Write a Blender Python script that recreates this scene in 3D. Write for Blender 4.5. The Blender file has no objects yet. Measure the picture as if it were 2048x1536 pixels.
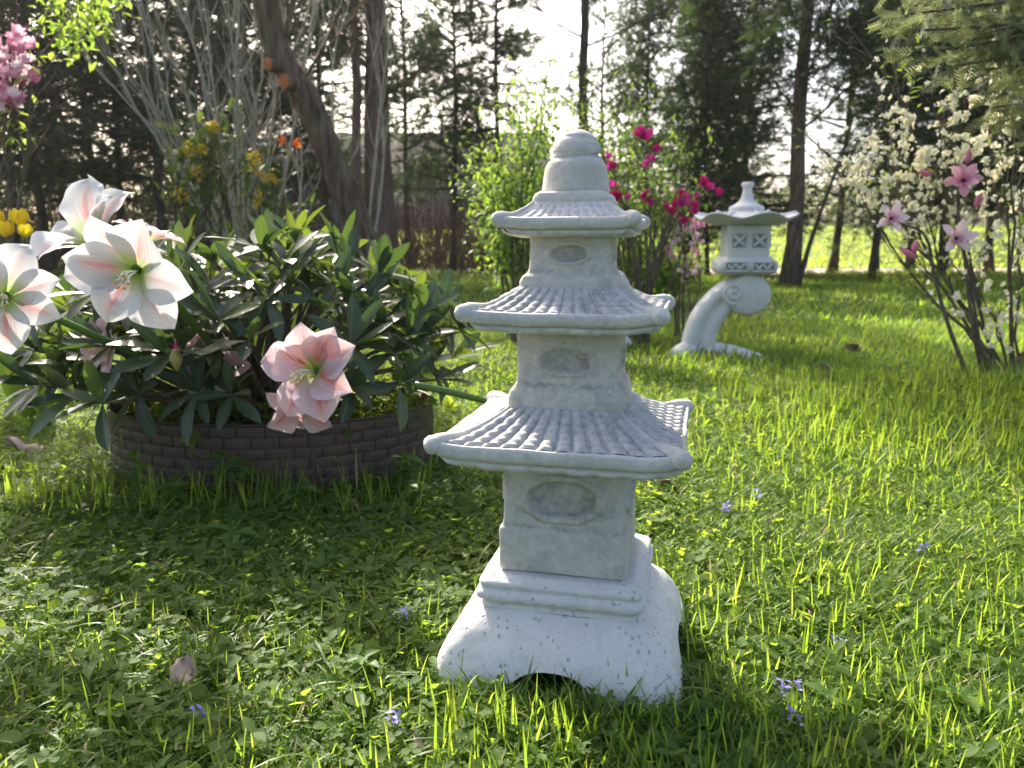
import bpy, math, random
import numpy as np
from mathutils import Vector, Matrix
R = math.radians
SC = bpy.context.scene
COL = SC.collection
rng = np.random.default_rng(7)
random.seed(7)

# ------------------------------------------------------------ camera
CAMH, PITCH, FPX = 0.60, 10.31, 1538.0
cam = bpy.data.objects.new('camera', bpy.data.cameras.new('camera'))
COL.objects.link(cam); SC.camera = cam
cam.location = (0, 0, CAMH); cam.rotation_euler = (R(90-PITCH), 0, 0)
cam.data.sensor_width = 36; cam.data.lens = 36*FPX/2048
cam.data.clip_start = .02; cam.data.clip_end = 900
cam.data.dof.use_dof = True; cam.data.dof.focus_distance = 1.08
cam.data.dof.aperture_fstop = 6.6
# ------------------------------------------------------------ sky and sun
AZ, EL = -26.0, 37.0          # azimuth from +Y (negative = left), elevation
sd = Vector((math.sin(R(AZ))*math.cos(R(EL)), math.cos(R(AZ))*math.cos(R(EL)), math.sin(R(EL))))
W = bpy.data.worlds.new('World'); SC.world = W; W.use_nodes = True
nt = W.node_tree; bg = nt.nodes['Background']
sky = nt.nodes.new('ShaderNodeTexSky'); sky.sky_type = 'NISHITA'; sky.sun_disc = False
sky.sun_elevation = R(EL); sky.sun_rotation = R(AZ)
sky.air_density = .8; sky.dust_density = 5.0; sky.ozone_density = 0.0
nt.links.new(sky.outputs[0], bg.inputs[0]); bg.inputs[1].default_value = 0.15
sun = bpy.data.objects.new('sun', bpy.data.lights.new('sun', 'SUN')); COL.objects.link(sun)
sun.data.energy = 4.3; sun.data.angle = R(.6); sun.data.color = (1, .93, .80)
sun.rotation_euler = sd.to_track_quat('Z', 'Y').to_euler()
SC.view_settings.view_transform = 'Standard'; SC.view_settings.look = 'None'
SC.view_settings.gamma = 1; SC.view_settings.use_curve_mapping = False
SC.view_settings.exposure = 1.62
SC.cycles.max_bounces = 8; SC.cycles.transmission_bounces = 6; SC.cycles.diffuse_bounces = 4

# ------------------------------------------------------------ helpers
def at(px, py, Y):
    """world point seen at photo pixel (px, py) at distance Y"""
    c, s = math.cos(R(PITCH)), math.sin(R(PITCH))
    u = (768-py)/FPX; a = (px-1024)/FPX
    dy, dz = c+u*s, -s+u*c
    return Vector((a*Y/dy, Y, CAMH+dz*Y/dy))

def hash3(i, j, k, seed):
    v = np.sin(i*127.1+j*311.7+k*74.7+seed*53.3)*43758.5453
    return v-np.floor(v)
def vnoise(P, sc=1.0, seed=0):
    P = np.asarray(P, float)*sc; I = np.floor(P); f = P-I; f = f*f*(3-2*f); o = 0
    for a in (0, 1):
        for b in (0, 1):
            for c in (0, 1):
                w = (f[..., 0] if a else 1-f[..., 0])*(f[..., 1] if b else 1-f[..., 1])*(f[..., 2] if c else 1-f[..., 2])
                o = o+w*hash3(I[..., 0]+a, I[..., 1]+b, I[..., 2]+c, seed)
    return o*2-1
def n2(x, y, sc, seed=0):
    return vnoise(np.stack([x, y, np.zeros_like(x)], -1), sc, seed)

def mesh_np(name, V, Fs, tint=None, uv=None, smooth=True, mats=None, mi=None):
    me = bpy.data.meshes.new(name)
    V = np.asarray(V, np.float32).reshape(-1, 3)
    Fs = [np.asarray(F, np.int32) for F in Fs if len(F)]
    me.vertices.add(len(V)); me.vertices.foreach_set('co', V.ravel())
    L = np.concatenate([F.ravel() for F in Fs]); n = sum(len(F) for F in Fs)
    tot = np.concatenate([np.full(len(F), F.shape[1], np.int32) for F in Fs])
    me.loops.add(len(L)); me.loops.foreach_set('vertex_index', L)
    me.polygons.add(n)
    me.polygons.foreach_set('loop_start', np.concatenate([[0], np.cumsum(tot)[:-1]]).astype(np.int32))
    me.update(calc_edges=True)
    me.polygons.foreach_set('use_smooth', np.full(n, smooth))
    if mi is not None: me.polygons.foreach_set('material_index', np.asarray(mi, np.int32))
    if tint is not None:
        a = me.attributes.new('tint', 'FLOAT', 'POINT'); a.data.foreach_set('value', np.asarray(tint, np.float32))
    if uv is not None:
        u = me.uv_layers.new(name='UVMap'); u.data.foreach_set('uv', np.asarray(uv, np.float32)[L].ravel())
    for m in (mats or []): me.materials.append(m)
    return me

def obj(name, me, parent=None, mat=None, label=None, kind=None, loc=None, rot=None):
    o = bpy.data.objects.new(name, me); COL.objects.link(o)
    if mat is not None and me is not None and not me.materials: me.materials.append(mat)
    if parent is not None: o.parent = parent
    if label: o['label'] = label
    if kind: o['kind'] = kind
    if loc is not None: o.location = loc
    if rot is not None: o.rotation_euler = rot
    return o
def thing(name, label, cat, loc=(0, 0, 0), rz=0, group=None):
    o = obj(name, None, None, None, label); o.location = loc; o.rotation_euler = (0, 0, rz)
    o['category'] = cat
    if group: o['group'] = group
    return o
def tag(o, label, cat, group=None):
    o['label'] = label; o['category'] = cat
    if group: o['group'] = group
    return o

class MB:
    """collects geometry, then links it as one mesh"""
    def __init__(s): s.V = []; s.F = {}; s.T = []; s.U = []; s.n = 0
    def add(s, V, Fs, tint=0.5, uv=None):
        V = np.asarray(V, float).reshape(-1, 3)
        for F in Fs:
            F = np.asarray(F, int)
            if len(F): s.F.setdefault(F.shape[1], []).append(F+s.n)
        s.V.append(V); s.T.append(np.broadcast_to(np.asarray(tint, float), (len(V),)))
        s.U.append(np.zeros((len(V), 2)) if uv is None else np.asarray(uv, float))
        s.n += len(V); return s
    def mesh(s, name, smooth=True, mat=None):
        return mesh_np(name, np.concatenate(s.V), [np.concatenate(f) for f in s.F.values()],
                       np.concatenate(s.T), np.concatenate(s.U), smooth, [mat] if mat else None)
    def build(s, name, mat, parent=None, smooth=True, **k):
        return obj(name, s.mesh(name, smooth, mat), parent, **k)

def grid_faces(nu, nv, wrap=False):
    i = np.arange(nu if wrap else nu-1); j = np.arange(nv-1)
    I, J = np.meshgrid(i, j, indexing='ij'); I = I.ravel(); J = J.ravel(); I2 = (I+1) % nu
    return np.stack([I*nv+J, I2*nv+J, I2*nv+J+1, I*nv+J+1], -1)

def tube(mb, pts, rad, seg=6, tint=.5, cap=True, rough=0):
    P = np.array([tuple(p) for p in pts], float); n = len(P)
    rad = np.broadcast_to(np.asarray(rad, float), (n,)) if np.ndim(rad) == 0 else np.asarray(rad, float)
    T = np.gradient(P, axis=0) if n > 2 else np.repeat((P[1]-P[0])[None], n, 0)
    T /= np.linalg.norm(T, axis=1)[:, None]+1e-9
    a = np.array([0, 0, 1.]) if abs(T[0][2]) < .9 else np.array([1., 0, 0])
    N = np.zeros_like(T); prev = a
    for i in range(n):
        v = prev-T[i]*prev.dot(T[i]); l = np.linalg.norm(v)
        if l < 1e-6: v = np.cross(T[i], [.3, .5, .8]); l = np.linalg.norm(v)
        N[i] = v/l; prev = N[i]
    B = np.cross(T, N); th = np.linspace(0, 2*np.pi, seg, endpoint=False)
    rr = rad[None, :, None]*np.ones((seg, n, 1))
    if rough: rr = rr*(1+rough*(rng.random((seg, n, 1))-.5))
    V = P[None]+rr*(np.cos(th)[:, None, None]*N[None]+np.sin(th)[:, None, None]*B[None])
    V = V.reshape(-1, 3); Fs = [grid_faces(seg, n, True)]
    uv = np.stack([np.repeat(np.arange(seg)/seg, n), np.tile(np.linspace(0, 1, n), seg)], -1)
    if cap:
        V = np.concatenate([V, P[:1]-T[:1]*rad[0]*.3, P[-1:]+T[-1:]*rad[-1]*.5]); k = seg*n
        uv = np.concatenate([uv, [[.5, 0], [.5, 1]]])
        i = np.arange(seg); j = (i+1) % seg
        Fs.append(np.concatenate([np.stack([j*n, i*n, np.full(seg, k)], -1), np.stack([i*n+n-1, j*n+n-1, np.full(seg, k+1)], -1)]))
    return mb.add(V, Fs, tint, uv)

def curve_pts(ctrl, n=12):
    """Catmull-Rom through control points"""
    C = np.array([tuple(c) for c in ctrl], float)
    C = np.concatenate([[2*C[0]-C[1]], C, [2*C[-1]-C[-2]]]); out = []; m = len(C)-3
    for t in np.linspace(0, m-1e-6, n):
        i = int(t); f = t-i; a, b, c, d = C[i:i+4]
        out.append(.5*((2*b)+(-a+c)*f+(2*a-5*b+4*c-d)*f*f+(-a+3*b-3*c+d)*f**3))
    return np.array(out)

def rotz(a):
    c, s = np.cos(a), np.sin(a); z = np.zeros_like(c); o = np.ones_like(c)
    return np.stack([np.stack([c, -s, z], -1), np.stack([s, c, z], -1), np.stack([z, z, o], -1)], -2)
def rotx(a):
    c, s = np.cos(a), np.sin(a); z = np.zeros_like(c); o = np.ones_like(c)
    return np.stack([np.stack([o, z, z], -1), np.stack([z, c, -s], -1), np.stack([z, s, c], -1)], -2)
def align(D, up=(0, 0, 1), spin=None):
    """rotations taking +Y to D, with +Z as near up as can be"""
    D = np.asarray(D, float); D = D/np.linalg.norm(D, axis=-1, keepdims=True)
    X = np.cross(D, np.broadcast_to(np.asarray(up, float), D.shape)); l = np.linalg.norm(X, axis=-1, keepdims=True)
    X = np.where(l > 1e-4, X/np.maximum(l, 1e-9), np.array([1., 0, 0])); Z = np.cross(X, D)
    M = np.stack([X, D, Z], -1)
    if spin is not None:
        c, s = np.cos(spin), np.sin(spin); z = np.zeros_like(c); o = np.ones_like(c)
        M = M@np.stack([np.stack([c, z, s], -1), np.stack([z, o, z], -1), np.stack([-s, z, c], -1)], -2)
    return M
def scatter(mb, T, pos, rot, scale, tint):
    """copies of template T=(V,Fs,uv) joined into mb"""
    V, Fs, uv = T; N = len(pos)
    if N == 0: return mb
    scale = np.asarray(scale, float); scale = scale[:, None, None] if scale.ndim == 1 else scale[:, None, :]
    P = np.einsum('nij,nkj->nki', rot, V[None]*scale)+np.asarray(pos)[:, None, :]
    off = (np.arange(N)*len(V))[:, None, None]
    return mb.add(P.reshape(-1, 3), [(np.asarray(F)[None]+off).reshape(-1, np.asarray(F).shape[1]) for F in Fs],
                  np.repeat(np.asarray(tint, float), len(V)), np.tile(uv, (N, 1)))

# ------------------------------------------------------------ materials
def newmat(name):
    m = bpy.data.materials.new(name); m.use_nodes = True; t = m.node_tree; t.nodes.clear()
    out = t.nodes.new('ShaderNodeOutputMaterial'); return m, t, out
def N(t, typ, **k):
    n = t.nodes.new(typ)
    for a, b in k.items():
        if hasattr(n, a): setattr(n, a, b)
        else: n.inputs[a.replace('_', ' ')].default_value = b
    return n
def ramp(t, fac, stops):
    r = t.nodes.new('ShaderNodeValToRGB'); e = r.color_ramp.elements
    while len(e) < len(stops): e.new(.5)
    for i, (p, c) in enumerate(stops): e[i].position = p; e[i].color = (*c, 1) if len(c) == 3 else c
    t.links.new(fac, r.inputs[0]); return r.outputs[0]
def noise(t, scale, detail=4, rough=.55, coord='Object', dist=0):
    tc = t.nodes.new('ShaderNodeTexCoord'); n = t.nodes.new('ShaderNodeTexNoise')
    n.inputs['Scale'].default_value = scale; n.inputs['Detail'].default_value = detail
    n.inputs['Roughness'].default_value = rough; n.inputs['Distortion'].default_value = dist
    t.links.new(tc.outputs[coord], n.inputs['Vector']); return n.outputs['Fac']
def mixc(t, fac, a, b, mode='MIX'):
    m = t.nodes.new('ShaderNodeMix'); m.data_type = 'RGBA'; m.blend_type = mode
    for s, v in ((0, fac), (6, a), (7, b)):
        if isinstance(v, bpy.types.NodeSocket): t.links.new(v, m.inputs[s])
        elif s == 0: m.inputs[0].default_value = v
        else: m.inputs[s].default_value = (*v, 1)
    return m.outputs[2]
def bump(t, h, dist, strength=1):
    b = t.nodes.new('ShaderNodeBump'); b.inputs['Distance'].default_value = dist; b.inputs['Strength'].default_value = strength
    t.links.new(h, b.inputs['Height']); return b.outputs[0]
def principled(t, out, col, rough=.6, spec=.4, normal=None):
    p = t.nodes.new('ShaderNodeBsdfPrincipled')
    if isinstance(col, bpy.types.NodeSocket): t.links.new(col, p.inputs['Base Color'])
    else: p.inputs['Base Color'].default_value = (*col, 1)
    p.inputs['Roughness'].default_value = rough; p.inputs['Specular IOR Level'].default_value = spec
    if normal is not None: t.links.new(normal, p.inputs['Normal'])
    if out is not None: t.links.new(p.outputs[0], out.inputs[0])
    return p

def leaf_mat(name, stops, trans, tfac=.4, rough=.45, spec=.35, rib=None):
    """tinted leaf with light passing through it; stops = colours over the per-leaf tint"""
    m, t, out = newmat(name)
    a = t.nodes.new('ShaderNodeAttribute'); a.attribute_name = 'tint'
    c = ramp(t, a.outputs['Fac'], stops)
    tr = ramp(t, a.outputs['Fac'], trans)
    if rib:
        uv = t.nodes.new('ShaderNodeUVMap'); sx = t.nodes.new('ShaderNodeSeparateXYZ'); t.links.new(uv.outputs[0], sx.inputs[0])
        ab = N(t, 'ShaderNodeMath', operation='SUBTRACT'); t.links.new(sx.outputs[0], ab.inputs[0]); ab.inputs[1].default_value = .5
        ac = N(t, 'ShaderNodeMath', operation='ABSOLUTE'); t.links.new(ab.outputs[0], ac.inputs[0])
        r = ramp(t, ac.outputs[0], [(0, (1, 1, 1)), (.045, (.6, .6, .6)), (.075, (0, 0, 0))])
        c = mixc(t, r, c, rib)
    p = principled(t, None, c, rough, spec)
    tl = t.nodes.new('ShaderNodeBsdfTranslucent'); t.links.new(tr, tl.inputs[0])
    mx = t.nodes.new('ShaderNodeMixShader'); mx.inputs[0].default_value = tfac
    t.links.new(p.outputs[0], mx.inputs[1]); t.links.new(tl.outputs[0], mx.inputs[2]); t.links.new(mx.outputs[0], out.inputs[0])
    return m

M = {}
M['grass'] = leaf_mat('grass_blade', [(0, (.045, .095, .016)), (.5, (.075, .135, .022)), (.93, (.12, .17, .030)), (1, (.36, .30, .15))],
                      [(0, (.23, .40, .03)), (.5, (.36, .53, .04)), (.93, (.48, .60, .05)), (1, (.50, .42, .2))], .55, .45, .3)
M['clover'] = leaf_mat('clover_leaf', [(0, (.06, .11, .030)), (.5, (.085, .14, .036)), (1, (.13, .18, .05))],
                       [(0, (.25, .40, .04)), (.5, (.36, .50, .045)), (1, (.46, .56, .06))], .55, .6, .18)
M['rhodo'] = leaf_mat('rhododendron_leaf', [(0, (.030, .050, .028)), (.5, (.042, .066, .032)), (1, (.07, .10, .028))],
                      [(0, (.07, .13, .025)), (.5, (.12, .20, .03)), (1, (.26, .36, .04))], .24, .42, .45, rib=(.09, .13, .05))
M['conifer'] = leaf_mat('conifer_foliage', [(0, (.014, .030, .018)), (.6, (.026, .046, .022)), (1, (.06, .07, .028))],
                        [(0, (.04, .09, .03)), (1, (.16, .22, .05))], .32, .6, .25)
M['juniper'] = leaf_mat('juniper_needles', [(0, (.04, .062, .032)), (.6, (.07, .088, .045)), (1, (.14, .145, .08))],
                        [(0, (.10, .15, .06)), (1, (.42, .46, .18))], .45, .5, .35)
M['fresh'] = leaf_mat('spring_leaf', [(0, (.07, .14, .03)), (.6, (.10, .17, .03)), (1, (.17, .22, .045))],
                      [(0, (.20, .40, .04)), (1, (.50, .66, .08))], .5, .5, .3)
M['mahonia'] = leaf_mat('mahonia_leaf', [(0, (.03, .06, .02)), (1, (.06, .10, .03))], [(0, (.09, .16, .03)), (1, (.18, .26, .04))], .35, .6, .25)
M['yellow'] = leaf_mat('yellow_petal', [(0, (.62, .42, .015)), (1, (.70, .52, .02))], [(0, (.62, .45, .02)), (1, (.7, .55, .03))], .35, .5, .2)
M['orange'] = leaf_mat('orange_petal', [(0, (.8, .16, .02)), (1, (.85, .25, .03))], [(0, (.9, .2, .02)), (1, (.9, .3, .03))], .35, .5, .2)
M['magenta'] = leaf_mat('magenta_petal', [(0, (.45, .010, .13)), (.6, (.58, .02, .20)), (1, (.65, .08, .38))],
                        [(0, (.66, .01, .18)), (1, (.80, .08, .42))], .4, .5, .25)
M['pink'] = leaf_mat('pink_petal', [(0, (.62, .22, .36)), (.6, (.70, .36, .48)), (1, (.80, .66, .72))],
                     [(0, (.80, .25, .42)), (1, (.90, .70, .75))], .4, .5, .2)
M['blossom'] = leaf_mat('plum_blossom', [(0, (.78, .76, .62)), (1, (.85, .83, .72))], [(0, (.88, .85, .52)), (1, (.92, .90, .66))], .5, .5, .2)
M['violet'] = leaf_mat('violet_petal', [(0, (.22, .17, .55)), (1, (.42, .36, .75))], [(0, (.3, .25, .7)), (1, (.5, .42, .85))], .3, .5, .2)
M['white_small'] = leaf_mat('small_white_petal', [(0, (.78, .78, .76)), (1, (.8, .8, .78))], [(0, (.75, .75, .7)), (1, (.8, .8, .75))], .3, .5, .2)

def bark_mat(name, a, b, scale=40, bd=.01, stretch=.25):
    m, t, out = newmat(name)
    tc = t.nodes.new('ShaderNodeTexCoord'); mp = t.nodes.new('ShaderNodeMapping'); mp.inputs['Scale'].default_value = (1, 1, stretch)
    t.links.new(tc.outputs['Object'], mp.inputs[0])
    n = t.nodes.new('ShaderNodeTexNoise'); n.inputs['Scale'].default_value = scale; n.inputs['Detail'].default_value = 6
    t.links.new(mp.outputs[0], n.inputs['Vector'])
    v = t.nodes.new('ShaderNodeTexVoronoi'); v.inputs['Scale'].default_value = scale*.7; t.links.new(mp.outputs[0], v.inputs['Vector'])
    h = N(t, 'ShaderNodeMath', operation='ADD'); t.links.new(n.outputs['Fac'], h.inputs[0]); t.links.new(v.outputs['Distance'], h.inputs[1])
    c = ramp(t, n.outputs['Fac'], [(.3, a), (.7, b)])
    principled(t, out, c, .9, .15, bump(t, h.outputs[0], bd)); return m
M['bark'] = bark_mat('brown_bark', (.065, .044, .030), (.21, .15, .10), 30, .05, .16)
M['bark_dark'] = bark_mat('dark_bark', (.035, .030, .024), (.085, .075, .055), 20, .02)
M['bark_pale'] = bark_mat('pale_twig_bark', (.20, .18, .13), (.36, .33, .25), 60, .003)
M['bark_red'] = bark_mat('reddish_bark', (.075, .045, .032), (.17, .11, .08), 30, .01)
M['stem_brown'] = bark_mat('brown_stem', (.07, .055, .04), (.18, .15, .11), 120, .002)
M['stem_green'] = leaf_mat('green_stem', [(0, (.05, .12, .02)), (1, (.11, .2, .04))], [(0, (.1, .22, .03)), (1, (.2, .35, .05))], .15, .4, .4)

def cut_mat():
    m, t, out = newmat('cut_wood')
    n = noise(t, 60, 3); c = ramp(t, n, [(.3, (.26, .085, .03)), (.7, (.46, .17, .06))]); principled(t, out, c, .8, .2); return m
M['cut'] = cut_mat()

def concrete(name, light, dark, wash, amt, pit=0.0, sc=1.0):
    """hand-painted cast stone: white coat over a grey wash, brushed and worn"""
    m, t, out = newmat(name)
    n1 = noise(t, 14*sc, 6, .65, dist=.6); n2_ = noise(t, 120*sc, 5, .7); n3 = noise(t, 420*sc, 3, .6)
    c = ramp(t, n1, [(.36, dark), (.50, light), (1, light)])
    f = ramp(t, mixc(t, .62, n2_, n1), [(.52-amt*.12, (0, 0, 0)), (.60, (1, 1, 1))])
    w = N(t, 'ShaderNodeMath', operation='MULTIPLY'); t.links.new(f, w.inputs[0]); w.inputs[1].default_value = amt
    c = mixc(t, w.outputs[0], c, wash)
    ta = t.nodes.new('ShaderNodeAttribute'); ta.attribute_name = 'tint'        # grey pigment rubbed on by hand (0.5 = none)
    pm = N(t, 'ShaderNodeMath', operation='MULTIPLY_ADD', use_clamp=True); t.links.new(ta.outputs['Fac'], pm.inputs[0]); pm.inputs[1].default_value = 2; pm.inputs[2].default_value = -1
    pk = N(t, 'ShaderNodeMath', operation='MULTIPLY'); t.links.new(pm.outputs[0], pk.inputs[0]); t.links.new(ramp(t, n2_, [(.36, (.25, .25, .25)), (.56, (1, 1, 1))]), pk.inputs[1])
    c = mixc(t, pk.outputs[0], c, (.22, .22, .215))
    h = N(t, 'ShaderNodeMath', operation='MULTIPLY_ADD'); t.links.new(n3, h.inputs[0]); h.inputs[1].default_value = .35; t.links.new(n2_, h.inputs[2])
    hh = h.outputs[0]
    if pit:
        tc = t.nodes.new('ShaderNodeTexCoord'); v = t.nodes.new('ShaderNodeTexVoronoi'); v.inputs['Scale'].default_value = 95
        v.inputs['Randomness'].default_value = 1
        mp = t.nodes.new('ShaderNodeMapping'); mp.inputs['Scale'].default_value = (1, 1, .6); mp.inputs['Rotation'].default_value = (.3, .5, .2)
        t.links.new(tc.outputs['Object'], mp.inputs[0]); t.links.new(mp.outputs[0], v.inputs['Vector'])
        dn = N(t, 'ShaderNodeMath', operation='MULTIPLY_ADD'); t.links.new(noise(t, 260, 3), dn.inputs[0]); dn.inputs[1].default_value = .42; t.links.new(v.outputs['Distance'], dn.inputs[2])
        pr = ramp(t, dn.outputs[0], [(.26, (0, 0, 0)), (.46, (1, 1, 1))])
        sel = ramp(t, noise(t, 30, 2), [(.44, (1, 1, 1)), (.50, (0, 0, 0))])
        mx = N(t, 'ShaderNodeMath', operation='MAXIMUM'); t.links.new(pr, mx.inputs[0]); t.links.new(sel, mx.inputs[1])
        ad = N(t, 'ShaderNodeMath', operation='MULTIPLY_ADD'); t.links.new(mx.outputs[0], ad.inputs[0]); ad.inputs[1].default_value = pit; t.links.new(hh, ad.inputs[2]); hh = ad.outputs[0]
        c = mixc(t, mx.outputs[0], tuple(x*1.0 for x in wash), c)
    principled(t, out, c, .85, .2, bump(t, hh, .0016, .9)); return m
M['stone_foot'] = concrete('white_cast_stone', (.60, .58, .545), (.52, .50, .47), (.38, .37, .355), .35, 1.3)
M['stone'] = concrete('grey_washed_stone', (.57, .53, .47), (.44, .41, .365), (.30, .285, .26), .7)
M['stone_roof'] = concrete('blue_grey_washed_tile', (.55, .53, .50), (.38, .37, .355), (.25, .245, .24), .75)
M['stone_rim'] = concrete('worn_white_rim', (.59, .565, .52), (.455, .44, .41), (.32, .31, .29), .6)
M['stone_recess'] = concrete('dark_washed_recess', (.50, .49, .465), (.36, .355, .34), (.30, .29, .27), .8)
M['lantern'] = concrete('smooth_white_stone', (.63, .62, .585), (.57, .56, .53), (.47, .46, .435), .3, 0, .5)
M['lantern_dark'] = concrete('grey_painted_relief', (.26, .265, .26), (.20, .20, .20), (.34, .34, .33), .5, 0, .5)

def plain(name, a, b, sc=30, rough=.7, bd=0.002, spec=.3):
    m, t, out = newmat(name); n = noise(t, sc, 5)
    principled(t, out, ramp(t, n, [(.3, a), (.7, b)]), rough, spec, bump(t, n, bd)); return m
M['plastic'] = plain('brown_woven_plastic', (.050, .034, .028), (.090, .062, .050), 160, .55, .0006, .35)
M['soil'] = plain('dark_soil', (.018, .014, .010), (.05, .038, .026), 60, .95, .01, .1)
M['path'] = plain('pale_gravel', (.30, .25, .20), (.46, .40, .33), 14, .95, .01, .1)
M['dry'] = plain('dry_leaf', (.20, .12, .075), (.36, .25, .18), 60, .8, .001, .2)
M['dry_pale'] = plain('dry_pale_leaf', (.38, .27, .20), (.52, .40, .32), 60, .8, .001, .2)
M['blue'] = plain('blue_paint', (.05, .18, .48), (.08, .24, .58), 4, .5, .001)
M['grey_wall'] = plain('grey_render', (.13, .115, .115), (.18, .16, .155), 3, .9, .002)
M['roof_brown'] = plain('brown_roof', (.045, .035, .032), (.075, .058, .052), 6, .95, .01)

def lawn_mat():
    m, t, out = newmat('lawn_soil_moss')
    a = noise(t, 9, 8, .7); b = noise(t, .8, 4)
    c = ramp(t, a, [(.32, (.030, .030, .014)), (.5, (.045, .060, .016)), (.68, (.075, .095, .022))])
    c2 = ramp(t, a, [(.32, (.03, .05, .012)), (.7, (.06, .10, .02))])
    c = mixc(t, ramp(t, b, [(.4, (0, 0, 0)), (.6, (1, 1, 1))]), c, c2)
    principled(t, out, c, .95, .1, bump(t, a, .02)); return m
M['lawn'] = lawn_mat()
def field_mat():
    m, t, out = newmat('sunny_field'); a = noise(t, 5, 8, .7); b = noise(t, .25, 4)
    c = mixc(t, ramp(t, b, [(.35, (0, 0, 0)), (.65, (1, 1, 1))]), ramp(t, a, [(.35, (.07, .12, .02)), (.65, (.14, .20, .035))]), ramp(t, a, [(.35, (.10, .14, .03)), (.65, (.19, .22, .05))]))
    principled(t, out, c, .95, .1, bump(t, a, .05)); return m
M['field'] = field_mat()

def petal_mat(name, base, edge, streak, throat, sfac):
    m, t, out = newmat(name)
    uv = t.nodes.new('ShaderNodeUVMap'); sx = t.nodes.new('ShaderNodeSeparateXYZ'); t.links.new(uv.outputs[0], sx.inputs[0])
    def mth(op, a, b=None, c=None):
        n = N(t, 'ShaderNodeMath', operation=op)
        for i, v in enumerate((a, b, c)):
            if v is None: continue
            if isinstance(v, bpy.types.NodeSocket): t.links.new(v, n.inputs[i])
            else: n.inputs[i].default_value = v
        return n.outputs[0]
    u, v = sx.outputs[0], sx.outputs[1]
    au = mth('ABSOLUTE', mth('SUBTRACT', u, .5))
    cb = t.nodes.new('ShaderNodeCombineXYZ'); t.links.new(mth('MULTIPLY', u, 34), cb.inputs[0]); t.links.new(mth('MULTIPLY', v, 2.2), cb.inputs[1])
    nz = t.nodes.new('ShaderNodeTexNoise'); nz.inputs['Scale'].default_value = 1; nz.inputs['Detail'].default_value = 4
    oi = t.nodes.new('ShaderNodeObjectInfo'); t.links.new(mth('MULTIPLY', oi.outputs['Random'], 40), cb.inputs[2]); t.links.new(cb.outputs[0], nz.inputs['Vector'])
    lines = ramp(t, nz.outputs['Fac'], [(.45, (0, 0, 0)), (.62, (1, 1, 1))])
    mid = ramp(t, au, [(0, (1, 1, 1)), (.035, (.8, .8, .8)), (.085, (0, 0, 0))])
    side = ramp(t, au, [(0, (1, 1, 1)), (.16, (.7, .7, .7)), (.28, (0, 0, 0))])
    band = ramp(t, v, [(.16, (0, 0, 0)), (.34, (1, 1, 1)), (.68, (.7, .7, .7)), (.92, (0, 0, 0))])
    s = mth('MULTIPLY', band, mth('MAXIMUM', mid, mth('MULTIPLY', lines, mth('MULTIPLY', side, .95))))
    s = mth('MULTIPLY', s, mth('MULTIPLY', ramp(t, oi.outputs['Random'], [(.15, (.45, .45, .45)), (.3, (1, 1, 1))]), sfac))
    bc = mixc(t, ramp(t, au, [(.30, (0, 0, 0)), (.5, (1, 1, 1))]), base, edge)
    c = mixc(t, s, bc, streak)
    c = mixc(t, ramp(t, v, [(.12, (1, 1, 1)), (.42, (0, 0, 0))]), c, throat)
    hb = bump(t, nz.outputs['Fac'], .0012, .7)
    p = principled(t, None, c, .5, .3, hb)
    tl = t.nodes.new('ShaderNodeBsdfTranslucent'); t.links.new(c, tl.inputs[0]); t.links.new(hb, tl.inputs[1])
    mx = t.nodes.new('ShaderNodeMixShader'); mx.inputs[0].default_value = .36
    t.links.new(p.outputs[0], mx.inputs[1]); t.links.new(tl.outputs[0], mx.inputs[2]); t.links.new(mx.outputs[0], out.inputs[0])
    return m
M['amaryllis_white'] = petal_mat('white_amaryllis_petal', (.56, .555, .545), (.62, .62, .635), (.66, .13, .12), (.36, .46, .11), .75)
M['amaryllis_pink'] = petal_mat('pink_amaryllis_petal', (.62, .45, .465), (.67, .53, .57), (.68, .11, .07), (.38, .45, .10), 1.0)
M['stamen'] = plain('pale_filament', (.75, .74, .62), (.8, .8, .7), 50, .5, .0002)
M['anther'] = plain('yellow_anther', (.60, .36, .06), (.72, .46, .10), 50, .7, .0002)

# ------------------------------------------------------------ the ground
def sstep(a, b, x):
    t = np.clip((x-a)/(b-a), 0, 1); return t*t*(3-2*t)
def gz(x, y):
    x = np.asarray(x, float); y = np.asarray(y, float)
    h = .022*n2(x, y, .8, 3)+.010*n2(x, y, 2.6, 4)
    h = h*sstep(1.35, 2.6, np.hypot(x-.09, y-1.08)/1.0+.35)
    h = h+.09*np.exp(-((x-1.9)**2/.7+(y-2.75)**2/.18))*1.0
    h = h*(1-sstep(13, 16, y))
    return h+1.75*sstep(21, 48, y)
def sheet(name, xs, ys, dz, mat, kind='structure'):
    X, Y = np.meshgrid(xs, ys, indexing='ij'); Z = gz(X, Y)+dz
    me = mesh_np(name, np.stack([X, Y, Z], -1).reshape(-1, 3), [grid_faces(len(xs), len(ys))], mats=[mat])
    o = obj(name, me); o['kind'] = kind; return o
ys = np.concatenate([np.arange(-3, 6, .12), np.arange(6, 22, .5), np.arange(22, 60, 2), np.arange(60, 640, 40)])
xs = np.concatenate([-np.arange(600, 20, -40), -np.arange(20, 5, -1.), np.arange(-5, 5, .12), np.arange(5, 20, 1.), np.arange(20, 601, 40)])
sheet('lawn', xs, ys, 0, M['lawn'])
xs2 = np.arange(-60, 61, 2.)
sheet('path', xs2, np.array([15.0, 15.5, 16.0, 16.4, 16.9, 17.4, 17.9, 18.4, 18.9, 19.3]), .006, M['path'])
sheet('field', np.arange(-90, 91, 3.), np.concatenate([[19.6], np.arange(20, 60, 1.5)]), .006, M['field'])

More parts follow.
